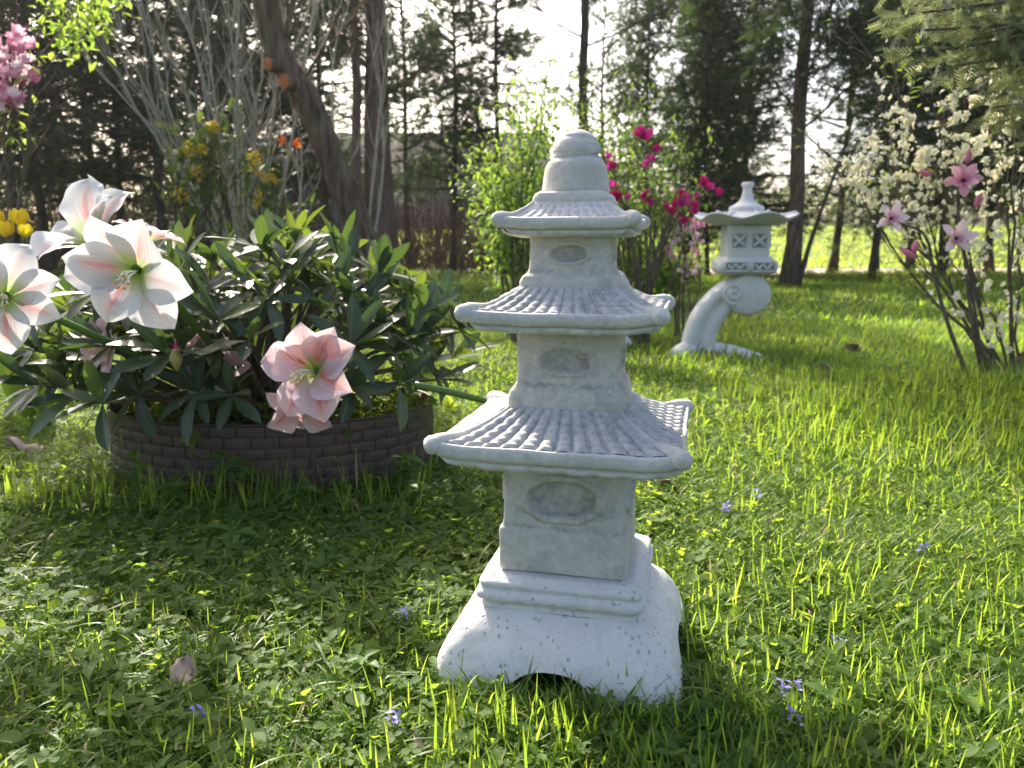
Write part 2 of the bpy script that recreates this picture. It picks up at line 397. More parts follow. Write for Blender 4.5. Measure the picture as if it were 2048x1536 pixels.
# ------------------------------------------------------------ the pagoda
PC = (0.087, 1.081, 0.0); PY = R(-13.3)
pag = thing('stone_pagoda', 'white three-tiered cast stone pagoda standing in the grass at the centre', 'pagoda statue', PC, PY)

def sq_dir(u, n):
    k = (np.abs(u)**n+1)**(-1.0/n); return u*k, -k
def side_rot(P, s):
    a = s*np.pi/2; c, q = np.cos(a), np.sin(a)
    return np.stack([P[..., 0]*c-P[..., 1]*q, P[..., 0]*q+P[..., 1]*c, P[..., 2]], -1)
def wob(P, amp, sc, seed):
    return P+np.stack([vnoise(P, sc, seed+i) for i in range(3)], -1)*amp
def square_body(name, prof, mat, parent, nu=40, n=14, disp=None, paint=None, amp=.0008, loc=(0, 0, 0), close=True, sub=3, **k):
    """rounded square column through (z, half) stations; disp(u, z) pushes the faces out"""
    prof = curve_prof(prof, sub); Z = prof[:, 0]; S = prof[:, 1]
    u = np.sin(np.linspace(-1, 1, nu)*np.pi/2)*.5+np.linspace(-1, 1, nu)*.5
    U, ZZ = np.meshgrid(u, Z, indexing='ij'); SS = np.broadcast_to(S, U.shape)
    x, y = sq_dir(U, n); mb = MB()
    d = disp(U, ZZ) if disp else 0
    Pv = np.stack([x*SS, y*SS-d, ZZ], -1)
    for s in range(4):
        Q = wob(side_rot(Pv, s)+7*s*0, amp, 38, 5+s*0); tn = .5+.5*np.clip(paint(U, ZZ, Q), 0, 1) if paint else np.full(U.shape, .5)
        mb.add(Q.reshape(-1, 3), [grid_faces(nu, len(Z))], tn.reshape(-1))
    if close:
        for j, fl in ((0, 1), (len(Z)-1, 0)):
            r = np.concatenate([side_rot(Pv[:-1, j], s) for s in range(4)]); r = wob(r, amp, 38, 5)
            c = r.mean(0)[None]; m_ = len(r); i = np.arange(m_); f = np.stack([i, (i+1) % m_, np.full(m_, m_)], -1)
            mb.add(np.concatenate([r, c]), [f[:, ::-1] if fl else f])
    return mb.build(name, mat, parent, loc=loc, **k)
def curve_prof(prof, sub):
    out = []
    for i in range(len(prof)-1):
        for t in np.linspace(0, 1, sub, endpoint=False):
            out.append([prof[i][0]*(1-t)+prof[i+1][0]*t, prof[i][1]*(1-t)+prof[i+1][1]*t])
    out.append(list(prof[-1][:2])); return np.array(out)

# the flared foot with an arch on each side
def pag_foot():
    nu, nv = 61, 26; u = np.linspace(-1, 1, nu); t = np.linspace(0, 1, nv); mb = MB()
    zp = np.array([-.02, 0, .02, .04, .06, .08, .095, .104]); sp = np.array([.175, .1735, .170, .164, .1545, .140, .1235, .111])
    arch = np.where(np.abs(u) < .36, .046*np.maximum(1-np.abs(u/.36)**2.8, 0)**.5, -.02); arch = np.maximum(arch, -.02)
    for inset, fl in ((0, 0), (.016, 1)):
        Z = arch[:, None]+(.104-arch[:, None])*t[None]; S = np.interp(Z, zp, sp)-inset
        U = np.broadcast_to(u[:, None], Z.shape); x, y = sq_dir(U, 9)
        Pv = np.stack([x*S, y*S, Z], -1)
        for s in range(4):
            f = grid_faces(nu, nv); mb.add(wob(side_rot(Pv, s), .0016, 30, 9).reshape(-1, 3), [f[:, ::-1] if fl else f])
    Z = arch; S = np.interp(Z, zp, sp); x, y = sq_dir(u, 9)
    for s in range(4):
        a = np.stack([x*S, y*S, Z], -1); b = np.stack([x*(S-.016), y*(S-.016), Z], -1)
        mb.add(wob(side_rot(np.stack([a, b], 1), s), .0016, 30, 9).reshape(-1, 3), [grid_faces(nu, 2)[:, ::-1]])
    return mb.build('foot', M['stone_foot'], pag)
pag_foot()
square_body('plinth', [(.100, .108), (.1045, .111), (.107, .1105), (.110, .1095), (.114, .112), (.118, .1165), (.123, .1175), (.127, .1165), (.130, .113),
                       (.132, .1115), (.135, .1125), (.139, .1135), (.142, .112), (.1455, .106), (.148, .102), (.1495, .098)], M['stone_foot'], pag, n=16, sub=2)

def octo(zc, hw, hh, depth=.0125, ridge=.0062):
    def f(U, Z):
        a = np.abs(U)/hw; b = np.abs(Z-zc)/hh; m = np.maximum(np.maximum(a, b), (a+b)/1.42)
        return ridge*(sstep(1.06, .98, m) if False else 1-sstep(.98, 1.08, m))-(depth+ridge)*(1-sstep(.66, .80, m))
    return f
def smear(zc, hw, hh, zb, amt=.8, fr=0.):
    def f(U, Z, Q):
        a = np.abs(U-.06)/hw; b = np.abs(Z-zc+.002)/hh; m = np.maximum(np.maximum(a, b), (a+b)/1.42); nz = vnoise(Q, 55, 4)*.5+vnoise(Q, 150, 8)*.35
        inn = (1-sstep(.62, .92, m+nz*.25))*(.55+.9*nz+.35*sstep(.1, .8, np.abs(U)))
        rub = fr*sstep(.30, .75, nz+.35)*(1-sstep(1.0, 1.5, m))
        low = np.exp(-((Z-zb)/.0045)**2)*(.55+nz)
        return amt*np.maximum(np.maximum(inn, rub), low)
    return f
def block1(U, Z):
    d = octo(.259, .70, .033)(U, Z)
    d = d*(Z > .218)
    return d+.0022*(1-sstep(.80, .86, np.abs(U)))*0
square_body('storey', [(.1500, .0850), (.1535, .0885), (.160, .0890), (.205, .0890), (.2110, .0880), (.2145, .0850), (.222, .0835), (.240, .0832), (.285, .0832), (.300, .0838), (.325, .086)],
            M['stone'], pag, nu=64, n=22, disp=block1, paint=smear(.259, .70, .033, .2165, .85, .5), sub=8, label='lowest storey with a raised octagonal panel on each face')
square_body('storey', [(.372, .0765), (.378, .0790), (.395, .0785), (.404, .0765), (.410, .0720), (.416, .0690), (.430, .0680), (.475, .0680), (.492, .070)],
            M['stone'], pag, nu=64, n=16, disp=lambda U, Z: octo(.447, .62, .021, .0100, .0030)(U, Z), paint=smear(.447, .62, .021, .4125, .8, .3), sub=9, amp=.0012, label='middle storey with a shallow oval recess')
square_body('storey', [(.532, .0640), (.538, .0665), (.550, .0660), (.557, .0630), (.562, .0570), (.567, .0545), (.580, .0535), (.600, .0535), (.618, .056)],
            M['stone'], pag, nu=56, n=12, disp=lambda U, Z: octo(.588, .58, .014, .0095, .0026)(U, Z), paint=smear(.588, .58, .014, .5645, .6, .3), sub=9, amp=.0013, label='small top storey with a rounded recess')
square_body('collar', [(.645, .0500), (.650, .0530), (.660, .0525), (.666, .0495), (.669, .044)], M['stone'], pag, nu=30, n=7, sub=4)

def roof(zt, a, zb, b, lift, thick, ribs, tiles, rh, knob, label, last=False):
    body = MB(); nn = 16
    def S(U, Vv, h=0.0):
        s = a+(b-a)*Vv; z = zt+(zb-zt)*(1-(1-Vv)**1.55)
        c = np.abs(U)**5; s2 = s*(1+.035*c*Vv**2); z = z+lift*c*Vv**2
        ds = (b-a); dz = (zb-zt)*1.55*np.maximum(1-Vv, 0.04)**.55; l = np.hypot(ds, dz)
        x, y = sq_dir(U, nn); return np.stack([x*s2, y*s2+h*dz/l, z+h*ds/l], -1)
    r = obj('roof', None, pag); r['label'] = label
    nu = 49; u = np.linspace(-1, 1, nu)
    # sheet under the tiles, rounded lip, scalloped course and soffit in one casting
    vv = np.linspace(0, .97, 14); U, V2 = np.meshgrid(u, vv, indexing='ij'); top = S(U, V2)
    c = np.abs(u)**5; rows = []
    def ring(s, z, sc=0):
        x, y = sq_dir(u, nn); k = s*(1+.035*c); return np.stack([x*k, y*k-sc, z+lift*c], -1)
    th = thick
    for s, z in ((b+.0005, zb+.0030), (b+.0030, zb+.0018), (b+.0040, zb-.002), (b+.0036, zb-th*.45), (b+.0018, zb-th*.62), (b-.001, zb-th*.72)):
        rows.append(ring(s, z))
    nsc = ribs; scal = .0042*np.abs(np.sin((u+1)/2*np.pi*nsc*.62))
    rows.append(ring(b-.006, zb-th*.76)); 
    rows.append(ring(b-.0055, zb-th*.90, scal)); rows.append(ring(b-.009, zb-th*1.14, scal*1.4)); rows.append(ring(b-.016, zb-th*1.28, scal))
    lo = a+.004; x, y = sq_dir(u, nn)
    rows.append(np.stack([x*(b*.62), y*(b*.62), np.full(nu, zb-th*1.30)], -1)); rows.append(np.stack([x*lo*.9, y*lo*.9, np.full(nu, zb-th*1.35)], -1))
    G = np.concatenate([top, np.stack(rows, 1)], 1)
    for s in range(4):
        body.add(wob(side_rot(G, s), .0012, 26, 3).reshape(-1, 3), [grid_faces(nu, G.shape[1])[:, ::-1]])
    body.build('eave', M['stone_rim'], r)
    # the tile rows, one piece each
    tstep = rh*.42; e = .93; ed = np.linspace(-e, e, ribs+1)
    for s in range(4):
        for i in range(ribs):
            uu = np.linspace(ed[i], ed[i+1], 7); f = np.linspace(0, 1, 7); nv = tiles*4+1 if tiles else 14
            v = np.linspace(.015, .945, nv); U, V2 = np.meshgrid(uu, v, indexing='ij'); F_ = np.broadcast_to(f[:, None], U.shape)
            prof = np.sqrt(np.maximum(1-np.abs((2*F_-1)*1.0)**2.0, 0))**1.15
            ph = V2*tiles*1.06+.12*((i*7+s*3) % 5)/5; fr = ph-np.floor(ph)
            h = -.0012+(rh*(.45+.55*V2)+tstep*(fr-.35))*prof
            h = h*np.where(V2 > .93, .55, 1.)
            P = wob(side_rot(S(U, V2, h), s), .0010, 26, 3)
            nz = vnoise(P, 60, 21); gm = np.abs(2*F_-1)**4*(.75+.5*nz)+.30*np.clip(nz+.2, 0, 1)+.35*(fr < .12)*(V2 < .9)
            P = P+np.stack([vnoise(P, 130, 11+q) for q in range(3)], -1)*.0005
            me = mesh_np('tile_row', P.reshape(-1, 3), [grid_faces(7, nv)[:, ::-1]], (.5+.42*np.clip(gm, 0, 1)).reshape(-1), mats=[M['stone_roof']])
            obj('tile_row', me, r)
    # hip ridges ending in rounded knobs
    for s in range(4):
        v = np.linspace(0.0, 1.0, 12); P = S(np.full(12, 1.0), v, -.0005); P = side_rot(P, s)
        d = P[-1]-P[-2]; d /= np.linalg.norm(d); P = np.concatenate([P, [P[-1]+d*knob*.3, P[-1]+d*knob*.75, P[-1]+d*knob*1.0]])
        rad = np.concatenate([np.linspace(.002, .0042, 8), [knob*.5, knob*.68, knob*.82], [knob*.95, knob*.97, knob*.76, knob*.3]])
        P[-4:, 2] -= knob*.30; mb = MB(); tube(mb, P, rad, 12); V = np.concatenate(mb.V); mb.V = [wob(V, .0008, 60, 2)]
        mb.build('hip_ridge', M['stone_rim'], r)
    return r
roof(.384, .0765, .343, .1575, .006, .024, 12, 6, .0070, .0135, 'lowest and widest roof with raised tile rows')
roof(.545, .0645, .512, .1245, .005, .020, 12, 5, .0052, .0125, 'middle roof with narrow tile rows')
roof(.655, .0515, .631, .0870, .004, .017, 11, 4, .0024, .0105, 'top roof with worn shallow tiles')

def finial():
    prof = [(.664, .040), (.667, .0455), (.672, .0462), (.682, .0448), (.692, .0432), (.700, .0415), (.707, .0385), (.713, .0350), (.7165, .0325), (.719, .0320),
            (.723, .0326), (.728, .0320), (.734, .0298), (.740, .0262), (.745, .0210), (.749, .0140), (.7515, .0065), (.752, .001)]
    Pz = curve_prof(prof, 3); nth = 48; th = np.linspace(0, 2*np.pi, nth, endpoint=False)
    T, Z = np.meshgrid(th, Pz[:, 0], indexing='ij'); Rr = np.broadcast_to(Pz[:, 1], T.shape)
    sw = np.exp(-((Z-(.7165+.0045*np.cos(T-1.0)))/.0026)**2)*.0032+np.exp(-((Z-(.739+.003*np.cos(T+2.6)))/.002)**2)*.0020
    V = np.stack([(Rr-sw)*np.cos(T), (Rr-sw)*np.sin(T), Z], -1)
    mb = MB().add(wob(V, .0016, 34, 6).reshape(-1, 3), [grid_faces(nth, len(Pz), True)]); return mb.build('finial', M['stone'], pag)
finial()
# ------------------------------------------------------------ woven edging ring
EC = Vector((-.665, 2.11, 0)); EA, EB = .44, .30
def ell(t, off=0):
    x, y = (EA+off)*np.cos(t), (EB+off)*np.sin(t); return x, y
edg = thing('garden_edging', 'brown woven-pattern plastic edging ring around the rhododendron', 'garden edging', EC)
def ell_table():
    t = np.linspace(0, 2*np.pi, 2001); x, y = ell(t); l = np.concatenate([[0], np.cumsum(np.hypot(np.diff(x), np.diff(y)))]); return t, l/l[-1]
ET, EL_ = ell_table()
def ell_pt(f, off):                       # f = fraction of the perimeter, starting at the front
    t = np.interp((np.asarray(f)+.75) % 1.0, EL_, ET); return ell(t, off)
mb = MB(); f = np.linspace(0, 1, 121)
for off, fl in ((-.004, 0), (-.008, 1)):
    x, y = ell_pt(f, off); V = np.stack([np.stack([x, y, np.full(121, z)], -1) for z in (-.02, .166)], 1); g = grid_faces(121, 2); mb.add(V.reshape(-1, 3), [g[:, ::-1] if fl else g])
mb.build('panel', M['plastic'], edg)
mb = MB(); x, y = ell_pt(f, .0005); tube(mb, np.stack([x, y, np.full(121, .1685)], -1)[:-1], .0035, 6, cap=False); mb.build('rim', M['plastic'], edg)
NCOL, NROW = 35, 6; rh_ = .0275
for r_ in range(NROW):
    for c_ in range(NCOL):
        f0 = (c_+(r_ % 2)*.5+.004*math.sin(c_*7+r_))/NCOL; w = .955/NCOL; k = 9
        ff = np.linspace(f0, f0+w, k); b = np.sin(np.linspace(.02, .98, k)*np.pi)**.35*.0034
        z0 = .164-(r_+1)*rh_+.0012; z1 = z0+rh_-.0012; V = []
        for z, o in ((z0-.0006, -.0016), (z0-.0004, .0008), (z0+.001, .0014), (z1-.001, .0014), (z1+.0004, .0008), (z1+.0006, -.0016)):
            x, y = ell_pt(ff, 0); nx, ny = ell_pt(ff, .01); dx, dy = nx-x, ny-y; l = np.hypot(dx, dy); q = b-.0012+o
            V.append(np.stack([x+dx/l*q, y+dy/l*q, np.full(k, z)+.0007*np.sin(ff*900)], -1))
        obj('weave_slat', mesh_np('weave_slat', np.stack(V, 1).reshape(-1, 3), [grid_faces(k, 6)], mats=[M['plastic']]), edg)
mb = MB(); x, y = ell_pt(0.075, .006); nb = .0035
mb.add([(x-nb, y-.001, .0), (x+nb, y-.001, .0), (x+nb, y-.001, .168), (x-nb, y-.001, .168), (x-nb, y+.01, .0), (x+nb, y+.01, .0), (x+nb, y+.01, .168), (x-nb, y+.01, .168)],
       [[(0, 1, 2, 3), (1, 5, 6, 2), (4, 0, 3, 7), (3, 2, 6, 7)]]); mb.build('joint', M['plastic'], edg, smooth=False)
mb = MB(); th = np.linspace(0, 2*np.pi, 40, endpoint=False); rr = np.linspace(0, 1, 8)
T, Q = np.meshgrid(th, rr, indexing='ij'); V = np.stack([EC.x+(EA-.006)*Q*np.cos(T), EC.y+(EB-.006)*Q*np.sin(T), .055+.012*n2(Q*np.cos(T), Q*np.sin(T), 9, 3)], -1)
o = mb.add(V.reshape(-1, 3), [grid_faces(40, 8, True)]).build('bed_soil', M['soil']); o['kind'] = 'structure'

# ------------------------------------------------------------ leaf templates
def leaf_tpl(prof, nv=5, nu=3, fold=.25, curl=.25, tip=True):
    """leaf along +Y, unit length; prof = (t, half width) pairs"""
    t = np.linspace(0, 1, nv); w = np.interp(t, [p[0] for p in prof], [p[1] for p in prof]); u = np.linspace(-1, 1, nu)
    U, T = np.meshgrid(u, t, indexing='ij'); Wd = np.broadcast_to(w, U.shape)
    X = U*Wd; Z = np.abs(U)*Wd*fold-curl*T**2*.5; Y = T*(1-.12*curl*T)
    return np.stack([X, Y, Z], -1).reshape(-1, 3), [grid_faces(nu, nv)], np.stack([(U+1)/2, T], -1).reshape(-1, 2)
RH = [leaf_tpl([(0, .012), (.08, .018), (.25, .085), (.5, .130), (.72, .125), (.9, .07), (1, .004)], 9, 5, f_, c_) for f_, c_ in ((.30, .25), (.15, .50), (.45, .10), (.25, -.15), (.1, .8))]
BL3 = leaf_tpl([(0, .42), (.35, .5), (.75, .36), (1, .02)], 6, 2, 0, .95)      # blade, width scaled by x
BL2 = leaf_tpl([(0, .5), (.6, .38), (1, .02)], 3, 2, 0, .6)
BLS = leaf_tpl([(0, .5), (.4, .48), (.8, .3), (1, .02)], 5, 2, 0, .15)
DIA = leaf_tpl([(0, .03), (.45, .24), (1, .02)], 3, 3, .3, .3)
SLV = leaf_tpl([(0, .02), (.4, .07), (1, .01)], 3, 2, 0, .25)
def join_tpl(items):
    V, Fq, U = [], [], []; n = 0
    for (v, f, u), Mx, sc, off in items:
        V.append((v*sc)@np.asarray(Mx).T+np.asarray(off)); Fq.append(f[0]+n); U.append(u); n += len(v)
    return np.concatenate(V), [np.concatenate(Fq)], np.concatenate(U)
def rot_yx(yaw, pitch): return np.array(Matrix.Rotation(yaw, 3, 'Z')@Matrix.Rotation(pitch, 3, 'X'))
# clover: three round leaflets on a stalk
lobe = leaf_tpl([(0, .03), (.3, .30), (.6, .44), (.85, .36), (1, .12)], 5, 3, .22, .15)
stalk = leaf_tpl([(0, .5), (1, .35)], 3, 2, 0, .1)
CLV = join_tpl([(lobe, rot_yx(a, .12), .5, (0, 0, 1)) for a in (0, 2.1, 4.2)]+[(stalk, rot_yx(.3, 1.5), (.05, 1, 1), (0, 0, 0))])
rnd = leaf_tpl([(0, .25), (.12, .42), (.45, .52), (.75, .42), (.93, .22), (1, .05)], 6, 3, .2, .1)
IVY = join_tpl([(rnd, rot_yx(0, .15), .9, (0, -.2, 1)), (stalk, rot_yx(.3, 1.45), (.05, 1, 1), (0, 0, 0))])
pair = leaf_tpl([(0, .03), (.3, .24), (.6, .27), (.85, .14), (1, .01)], 5, 3, .25, .25)
PAIR = join_tpl([(pair, rot_yx(a, .35), .62, (0, 0, z)) for a, z in ((0, 1), (3.14, 1), (1.57, .75), (4.7, .75), (.3, .45), (3.4, .45))]+[(stalk, rot_yx(.3, 1.5), (.05, 1, 1), (0, 0, 0))])
CUT = join_tpl([(pair, rot_yx(a, .2), l, (0, 0, 1)) for a, l in ((0, .7), (1.0, .55), (-1.0, .55), (2.0, .4), (-2.0, .4))]+[(stalk, rot_yx(.3, 1.5), (.05, 1, 1), (0, 0, 0))])

# ------------------------------------------------------------ the lawn's grass and ground cover
def free(x, y):
    """outside the pagoda foot and the edging ring"""
    c, s = math.cos(-PY), math.sin(-PY); dx, dy = x-PC[0], y-PC[1]; a, b = dx*c-dy*s, dx*s+dy*c
    ok = (np.abs(a) > .158) | (np.abs(b) > .158)
    under = (np.abs(a) < .15) & (np.abs(b) < .15)
    ok |= under & (rng.random(len(x)) < .35) & (b < -.06)
    return ok & ((((x-EC.x)/(EA+.012))**2+((y-EC.y)/(EB+.012))**2) > 1)
def sample(n, d0, d1, side=.80, pad=.35):
    d = np.sqrt(rng.random(n)*(d1**2-d0**2)+d0**2); x = (rng.random(n)*2-1)*(side*d+pad); k = free(x, d); return x[k], d[k]
def rot_plants(n, lean, spin=True):
    return rotz(rng.random(n)*2*np.pi)@rotx(lean)
def right(x, y): return sstep(-.15, .5, (x-.12*y)/np.maximum(y, .5)+.10*n2(x, y, 2.0, 21))
G = MB()
#        count   d0   d1    len        width
for cnt, d0, d1, ln, wd, T in ((105000, .52, 1.6, .044, .0023, BL3), (110000, 1.4, 3.0, .044, .0030, BL3), (120000, 2.8, 6.0, .052, .0050, BL2), (90000, 5.5, 15.0, .070, .011, BL2)):
    x, y = sample(cnt, d0, d1); n = len(x)
    tuft = n2(x, y, 7.0, 31)*.5+.5; patch = n2(x, y, 1.3, 33)
    keep = rng.random(n) < np.clip(.62+.45*right(x, y)+.35*patch, .3, 1); x, y, tuft = x[keep], y[keep], tuft[keep]; n = len(x)
    L = ln*(.45+.75*rng.random(n)+.55*right(x, y)*rng.random(n))*(.7+.6*tuft)
    Wd = wd*(.6+.8*rng.random(n)); lean = R(90)-np.abs(rng.normal(0, 1, n))*R(30)-R(8)
    p = np.stack([x, y, gz(x, y)-.003], -1); tint = np.clip(.45+.22*rng.normal(0, 1, n)+.15*n2(x, y, 1.2, 9), 0, .95); tint[rng.random(n) < .045] = 1
    scatter(G, T, p, rot_plants(n, lean), np.stack([Wd, L, L], -1), tint)
# a few tall blades and a rank tuft along the right-hand rise and round the pagoda foot
def tall(n, fx, fy, l0, l1, w):
    x, y = fx(n), fy(n); k = free(x, y); x, y = x[k], y[k]; n = len(x); L = l0+(l1-l0)*rng.random(n)**1.5
    scatter(G, BLS if rng.random() < .5 else BL3, np.stack([x, y, gz(x, y)-.003], -1), rot_plants(n, R(90)-np.abs(rng.normal(0, 1, n))*R(20)), np.stack([w*(.6+.7*rng.random(n)), L, L], -1), np.clip(.55+.2*rng.normal(0, 1, n), 0, 1))
U_ = lambda a, b: (lambda n: a+(b-a)*rng.random(n))
tall(3600, U_(.8, 2.8), U_(1.9, 3.0), .05, .13, .0036)
tall(1200, U_(-.10, .75), U_(.60, .90), .04, .085, .0034)
tall(300, U_(-.08, .32), U_(.84, .93), .035, .085, .0034)
tall(150, U_(-.06, .20), U_(.86, .92), .05, .09, .0032)
tall(1200, U_(.25, .9), U_(.6, 1.3), .04, .09, .0032)
tall(900, U_(-1.5, 2.2), U_(3.2, 4.6), .06, .10, .0042)
tall(1500, U_(.45, 2.1), U_(1.2, 2.6), .05, .11, .0033)
tall(500, U_(-.8, .1), U_(.6, 1.2), .04, .075, .0026)
tall(420, U_(-1.2, -.2), U_(1.60, 1.82), .05, .14, .0035)
tall(700, U_(.75, 1.75), U_(3.7, 4.5), .06, .12, .006)
x, y = sample(9000, .52, 2.4); n = len(x); L = .05+.05*rng.random(n)
scatter(G, BL3, np.stack([x, y, gz(x, y)+.006+.018*rng.random(n)], -1), rot_plants(n, rng.normal(.15, .25, n)), np.stack([.0018+.0022*rng.random(n), L, L], -1), np.clip(.55+.25*rng.normal(0, 1, n), 0, 1))
G.build('grass', M['grass'], kind='stuff')
m_ = MB(); n = 60000; x, y = sample(n, .52, 2.6); k = n2(x, y, 3.2, 51) > .12; x, y = x[k], y[k]; n = len(x)
scatter(m_, DIA, np.stack([x, y, gz(x, y)+.003+.008*rng.random(n)], -1), align(rng.normal(0, 1, (n, 3))+np.array([0, 0, 1.2])), .006+.005*rng.random(n), .55+.45*rng.random(n)); m_.build('moss', M['fresh'], kind='stuff')
def cover(name, T, cnt, zones, size, hgt, mat, want, tintf=None):
    m_ = MB()
    for c_, d0, d1, k_ in zones:
        x, y = sample(int(cnt*c_), d0, d1); w_ = want(x, y); keep = rng.random(len(x)) < w_; x, y = x[keep], y[keep]; n = len(x)
        s = size*k_*(.5+1.05*rng.random(n)**1.6)*(1.15 if d1 < 2 else 1); h = hgt*k_**.5*(.4+.9*rng.random(n))
        scatter(m_, T, np.stack([x, y, gz(x, y)-.002], -1), rotz(rng.random(n)*2*np.pi)@rotx(rng.normal(0, .5, n)), np.stack([s, s, h], -1),
                np.clip(.42+.22*rng.normal(0, 1, n)+.25*n2(x, y, 2, 77), 0, 1))
    m_.build(name, mat, kind='stuff')
cover('clover', CLV, 1, ((15000, .52, 1.7, 1), (11000, 1.6, 3.2, 1.2)), .0165, .024, M['clover'], lambda x, y: np.clip(.95-.75*right(x, y)+.3*n2(x, y, 3, 5), .08, 1))
cover('ground_ivy', IVY, 1, ((8000, .52, 1.7, 1), (7000, 1.6, 3.4, 1.2)), .0165, .026, M['clover'], lambda x, y: np.clip(.55+.6*n2(x, y, 2.4, 6), .08, 1))
cover('chickweed', PAIR, 1, ((10500, .52, 1.7, 1), (9000, 1.6, 3.6, 1.25)), .025, .030, M['clover'], lambda x, y: np.clip(.35+.5*right(x, y)+.5*n2(x, y, 2.8, 8), .05, 1))
# low weeds under the hedge and scattered broad leaves in the middle distance
m_ = MB(); n = 9000; x = rng.uniform(-10, 11, n); y = rng.uniform(9.5, 14.8, n); k = n2(x, y, .5, 3) > -.15; x, y = x[k], y[k]; n = len(x)
scatter(m_, PAIR, np.stack([x, y, gz(x, y)], -1), rotz(rng.random(n)*6.28), np.stack([np.full(n, .10), np.full(n, .10), .05+.10*rng.random(n)], -1), rng.random(n)*.8); m_.build('hedge_weeds', M['clover'], kind='stuff')
m_ = MB(); n = 14000; x = rng.uniform(-11, 12, n); y = rng.uniform(12.5, 15.6, n); k = n2(x, y, .7, 13) > -.2; x, y = x[k], y[k]; n = len(x)
scatter(m_, DIA, np.stack([x, y, gz(x, y)+.015], -1), rotz(rng.random(n)*6.28)@rotx(rng.normal(0, .4, n)), np.full(n, .11), np.ones(n)); m_.build('leaf_litter', M['dry'], kind='stuff')
n = 20000; m_ = MB(); x = rng.uniform(-26, 30, n); y = rng.uniform(19.5, 40, n)
scatter(m_, BL2, np.stack([x, y, gz(x, y)], -1), rot_plants(n, R(90)-np.abs(rng.normal(0, .3, n))), np.stack([np.full(n, .05), np.full(n, .16), np.full(n, .16)], -1), rng.random(n)*.4+.6); m_.build('field_grass', M['grass'], kind='stuff')

m_ = MB(); n = 900; a = rng.random(n)*6.283; q = rng.random(n)**.5*.95; x = EC.x+EA*q*np.cos(a); y = EC.y+EB*q*np.sin(a); s_ = .03*(.6+rng.random(n))
scatter(m_, CUT, np.stack([x, y, np.full(n, .06)], -1), rotz(rng.random(n)*6.28)@rotx(rng.normal(0, .35, n)), np.stack([s_*1.3, s_*1.3, .05+.10*rng.random(n)], -1), .5+.5*rng.random(n)); m_.build('bed_weeds', M['clover'], kind='stuff')

# ------------------------------------------------------------ rhododendron
RC = Vector((-.69, 2.08, .06))
rho = thing('rhododendron_bush', 'dark green rhododendron with long glossy leaves growing inside the edging ring', 'shrub', RC)
tips = []; tries = 0; rr_ = random.Random(5)
while len(tips) < 124 and tries < 20000:
    tries += 1; a = rr_.uniform(0, 2*math.pi); h = rr_.uniform(-.05, 1)**.8 if rr_.random() < .95 else 0
    h = abs(h) if not isinstance(h, complex) else .05
    rho_ = math.sqrt(max(0, 1-h*h)); k = rr_.uniform(.62, 1.0)
    p = Vector((.60*rho_*math.cos(a)*k, .44*rho_*math.sin(a)*k, .19+.36*h*k))
    if math.sin(a) > .45 and h < .6 and rr_.random() < .7: continue
    if all((p-q).length > .063 for q in tips): tips.append(p)
leafmesh = []
for i, T in enumerate(RH):
    for j in range(3):
        leafmesh.append(mesh_np('leaf', T[0], T[1], np.full(len(T[0]), (.2, .5, .95)[j]), T[2], True, [M['rhodo']]))
stem = MB(); rest = MB(); leaves = []
for i, p in enumerate(tips):
    base = Vector((rr_.uniform(-.10, .10), rr_.uniform(-.06, .06), .0)); mid = base.lerp(p, .55)+Vector((0, 0, .05))
    tube(stem, curve_pts([base, mid, p], 7), np.linspace(.009, .003, 7), 5)
    axis = (Vector((p.x*1.0, p.y*1.0, (p.z-.12)*1.15))).normalized(); axis = (axis+Vector((0, 0, .45))).normalized()
    nl = rr_.choice((7, 8, 8, 9)); ph = rr_.uniform(0, 6.28); q = Vector((0, 0, 1)).rotation_difference(axis)
    for j in range(nl):
        el = R(rr_.uniform(2, 42)) if j % 3 else R(rr_.uniform(45, 75)); az = ph+j*2.4
        d = q@Vector((math.cos(az)*math.cos(el), math.sin(az)*math.cos(el), math.sin(el)))
        upv = (axis*.9+Vector((0, 0, .5))).normalized(); L = rr_.uniform(.092, .145)
        leaves.append((p, d, upv, L, rr_.random(), rr_.uniform(-.5, .5)))
stem.build('stem', M['stem_brown'], rho)
# the leaves nearest the camera and outermost are separate pieces, the rest one part
leaves.sort(key=lambda l: l[0].y*1.0-l[0].z*.25)
for i, (p, d, upv, L, r_, sp_) in enumerate(leaves):
    Mx = align(np.array(d)[None], np.array(upv), np.array([sp_]))[0]
    if i < 292:
        o = obj('leaf', leafmesh[int(r_*4.99)*3+(0 if r_*37 % 1 < .5 else 1 if r_*37 % 1 < .90 else 2)], rho)
        m4 = Matrix([[*(Mx[k]*L), p[k]] for k in range(3)]+[[0, 0, 0, 1]]); o.matrix_basis = m4
    else:
        T = RH[int(r_*4.99)]; scatter(rest, T, [tuple(p)], Mx[None], np.array([L]), [[.2, .5, .95][i % 3]])
rest.build('foliage', M['rhodo'], rho, kind='stuff')
bud = MB(); b0 = at(352, 715, 1.66)-RC
tube(bud, curve_pts([b0+Vector((0, 0, -.03)), b0+Vector((0, 0, -.012)), b0, b0+Vector((.001, 0, .014)), b0+Vector((.001, 0, .026))], 9), [.003, .007, .012, .0145, .0145, .012, .008, .005, .001], 8)
bud.build('flower_bud', plain('green_bud', (.20, .22, .06), (.36, .24, .10), 60, .6, .001), rho)
tp = MB(); tube(tp, [b0+Vector((0, 0, .016)), b0+Vector((.001, 0, .024)), b0+Vector((.002, 0, .034))], [.005, .0055, .001], 6); tp.build('bud_tip', M['magenta'], rho)

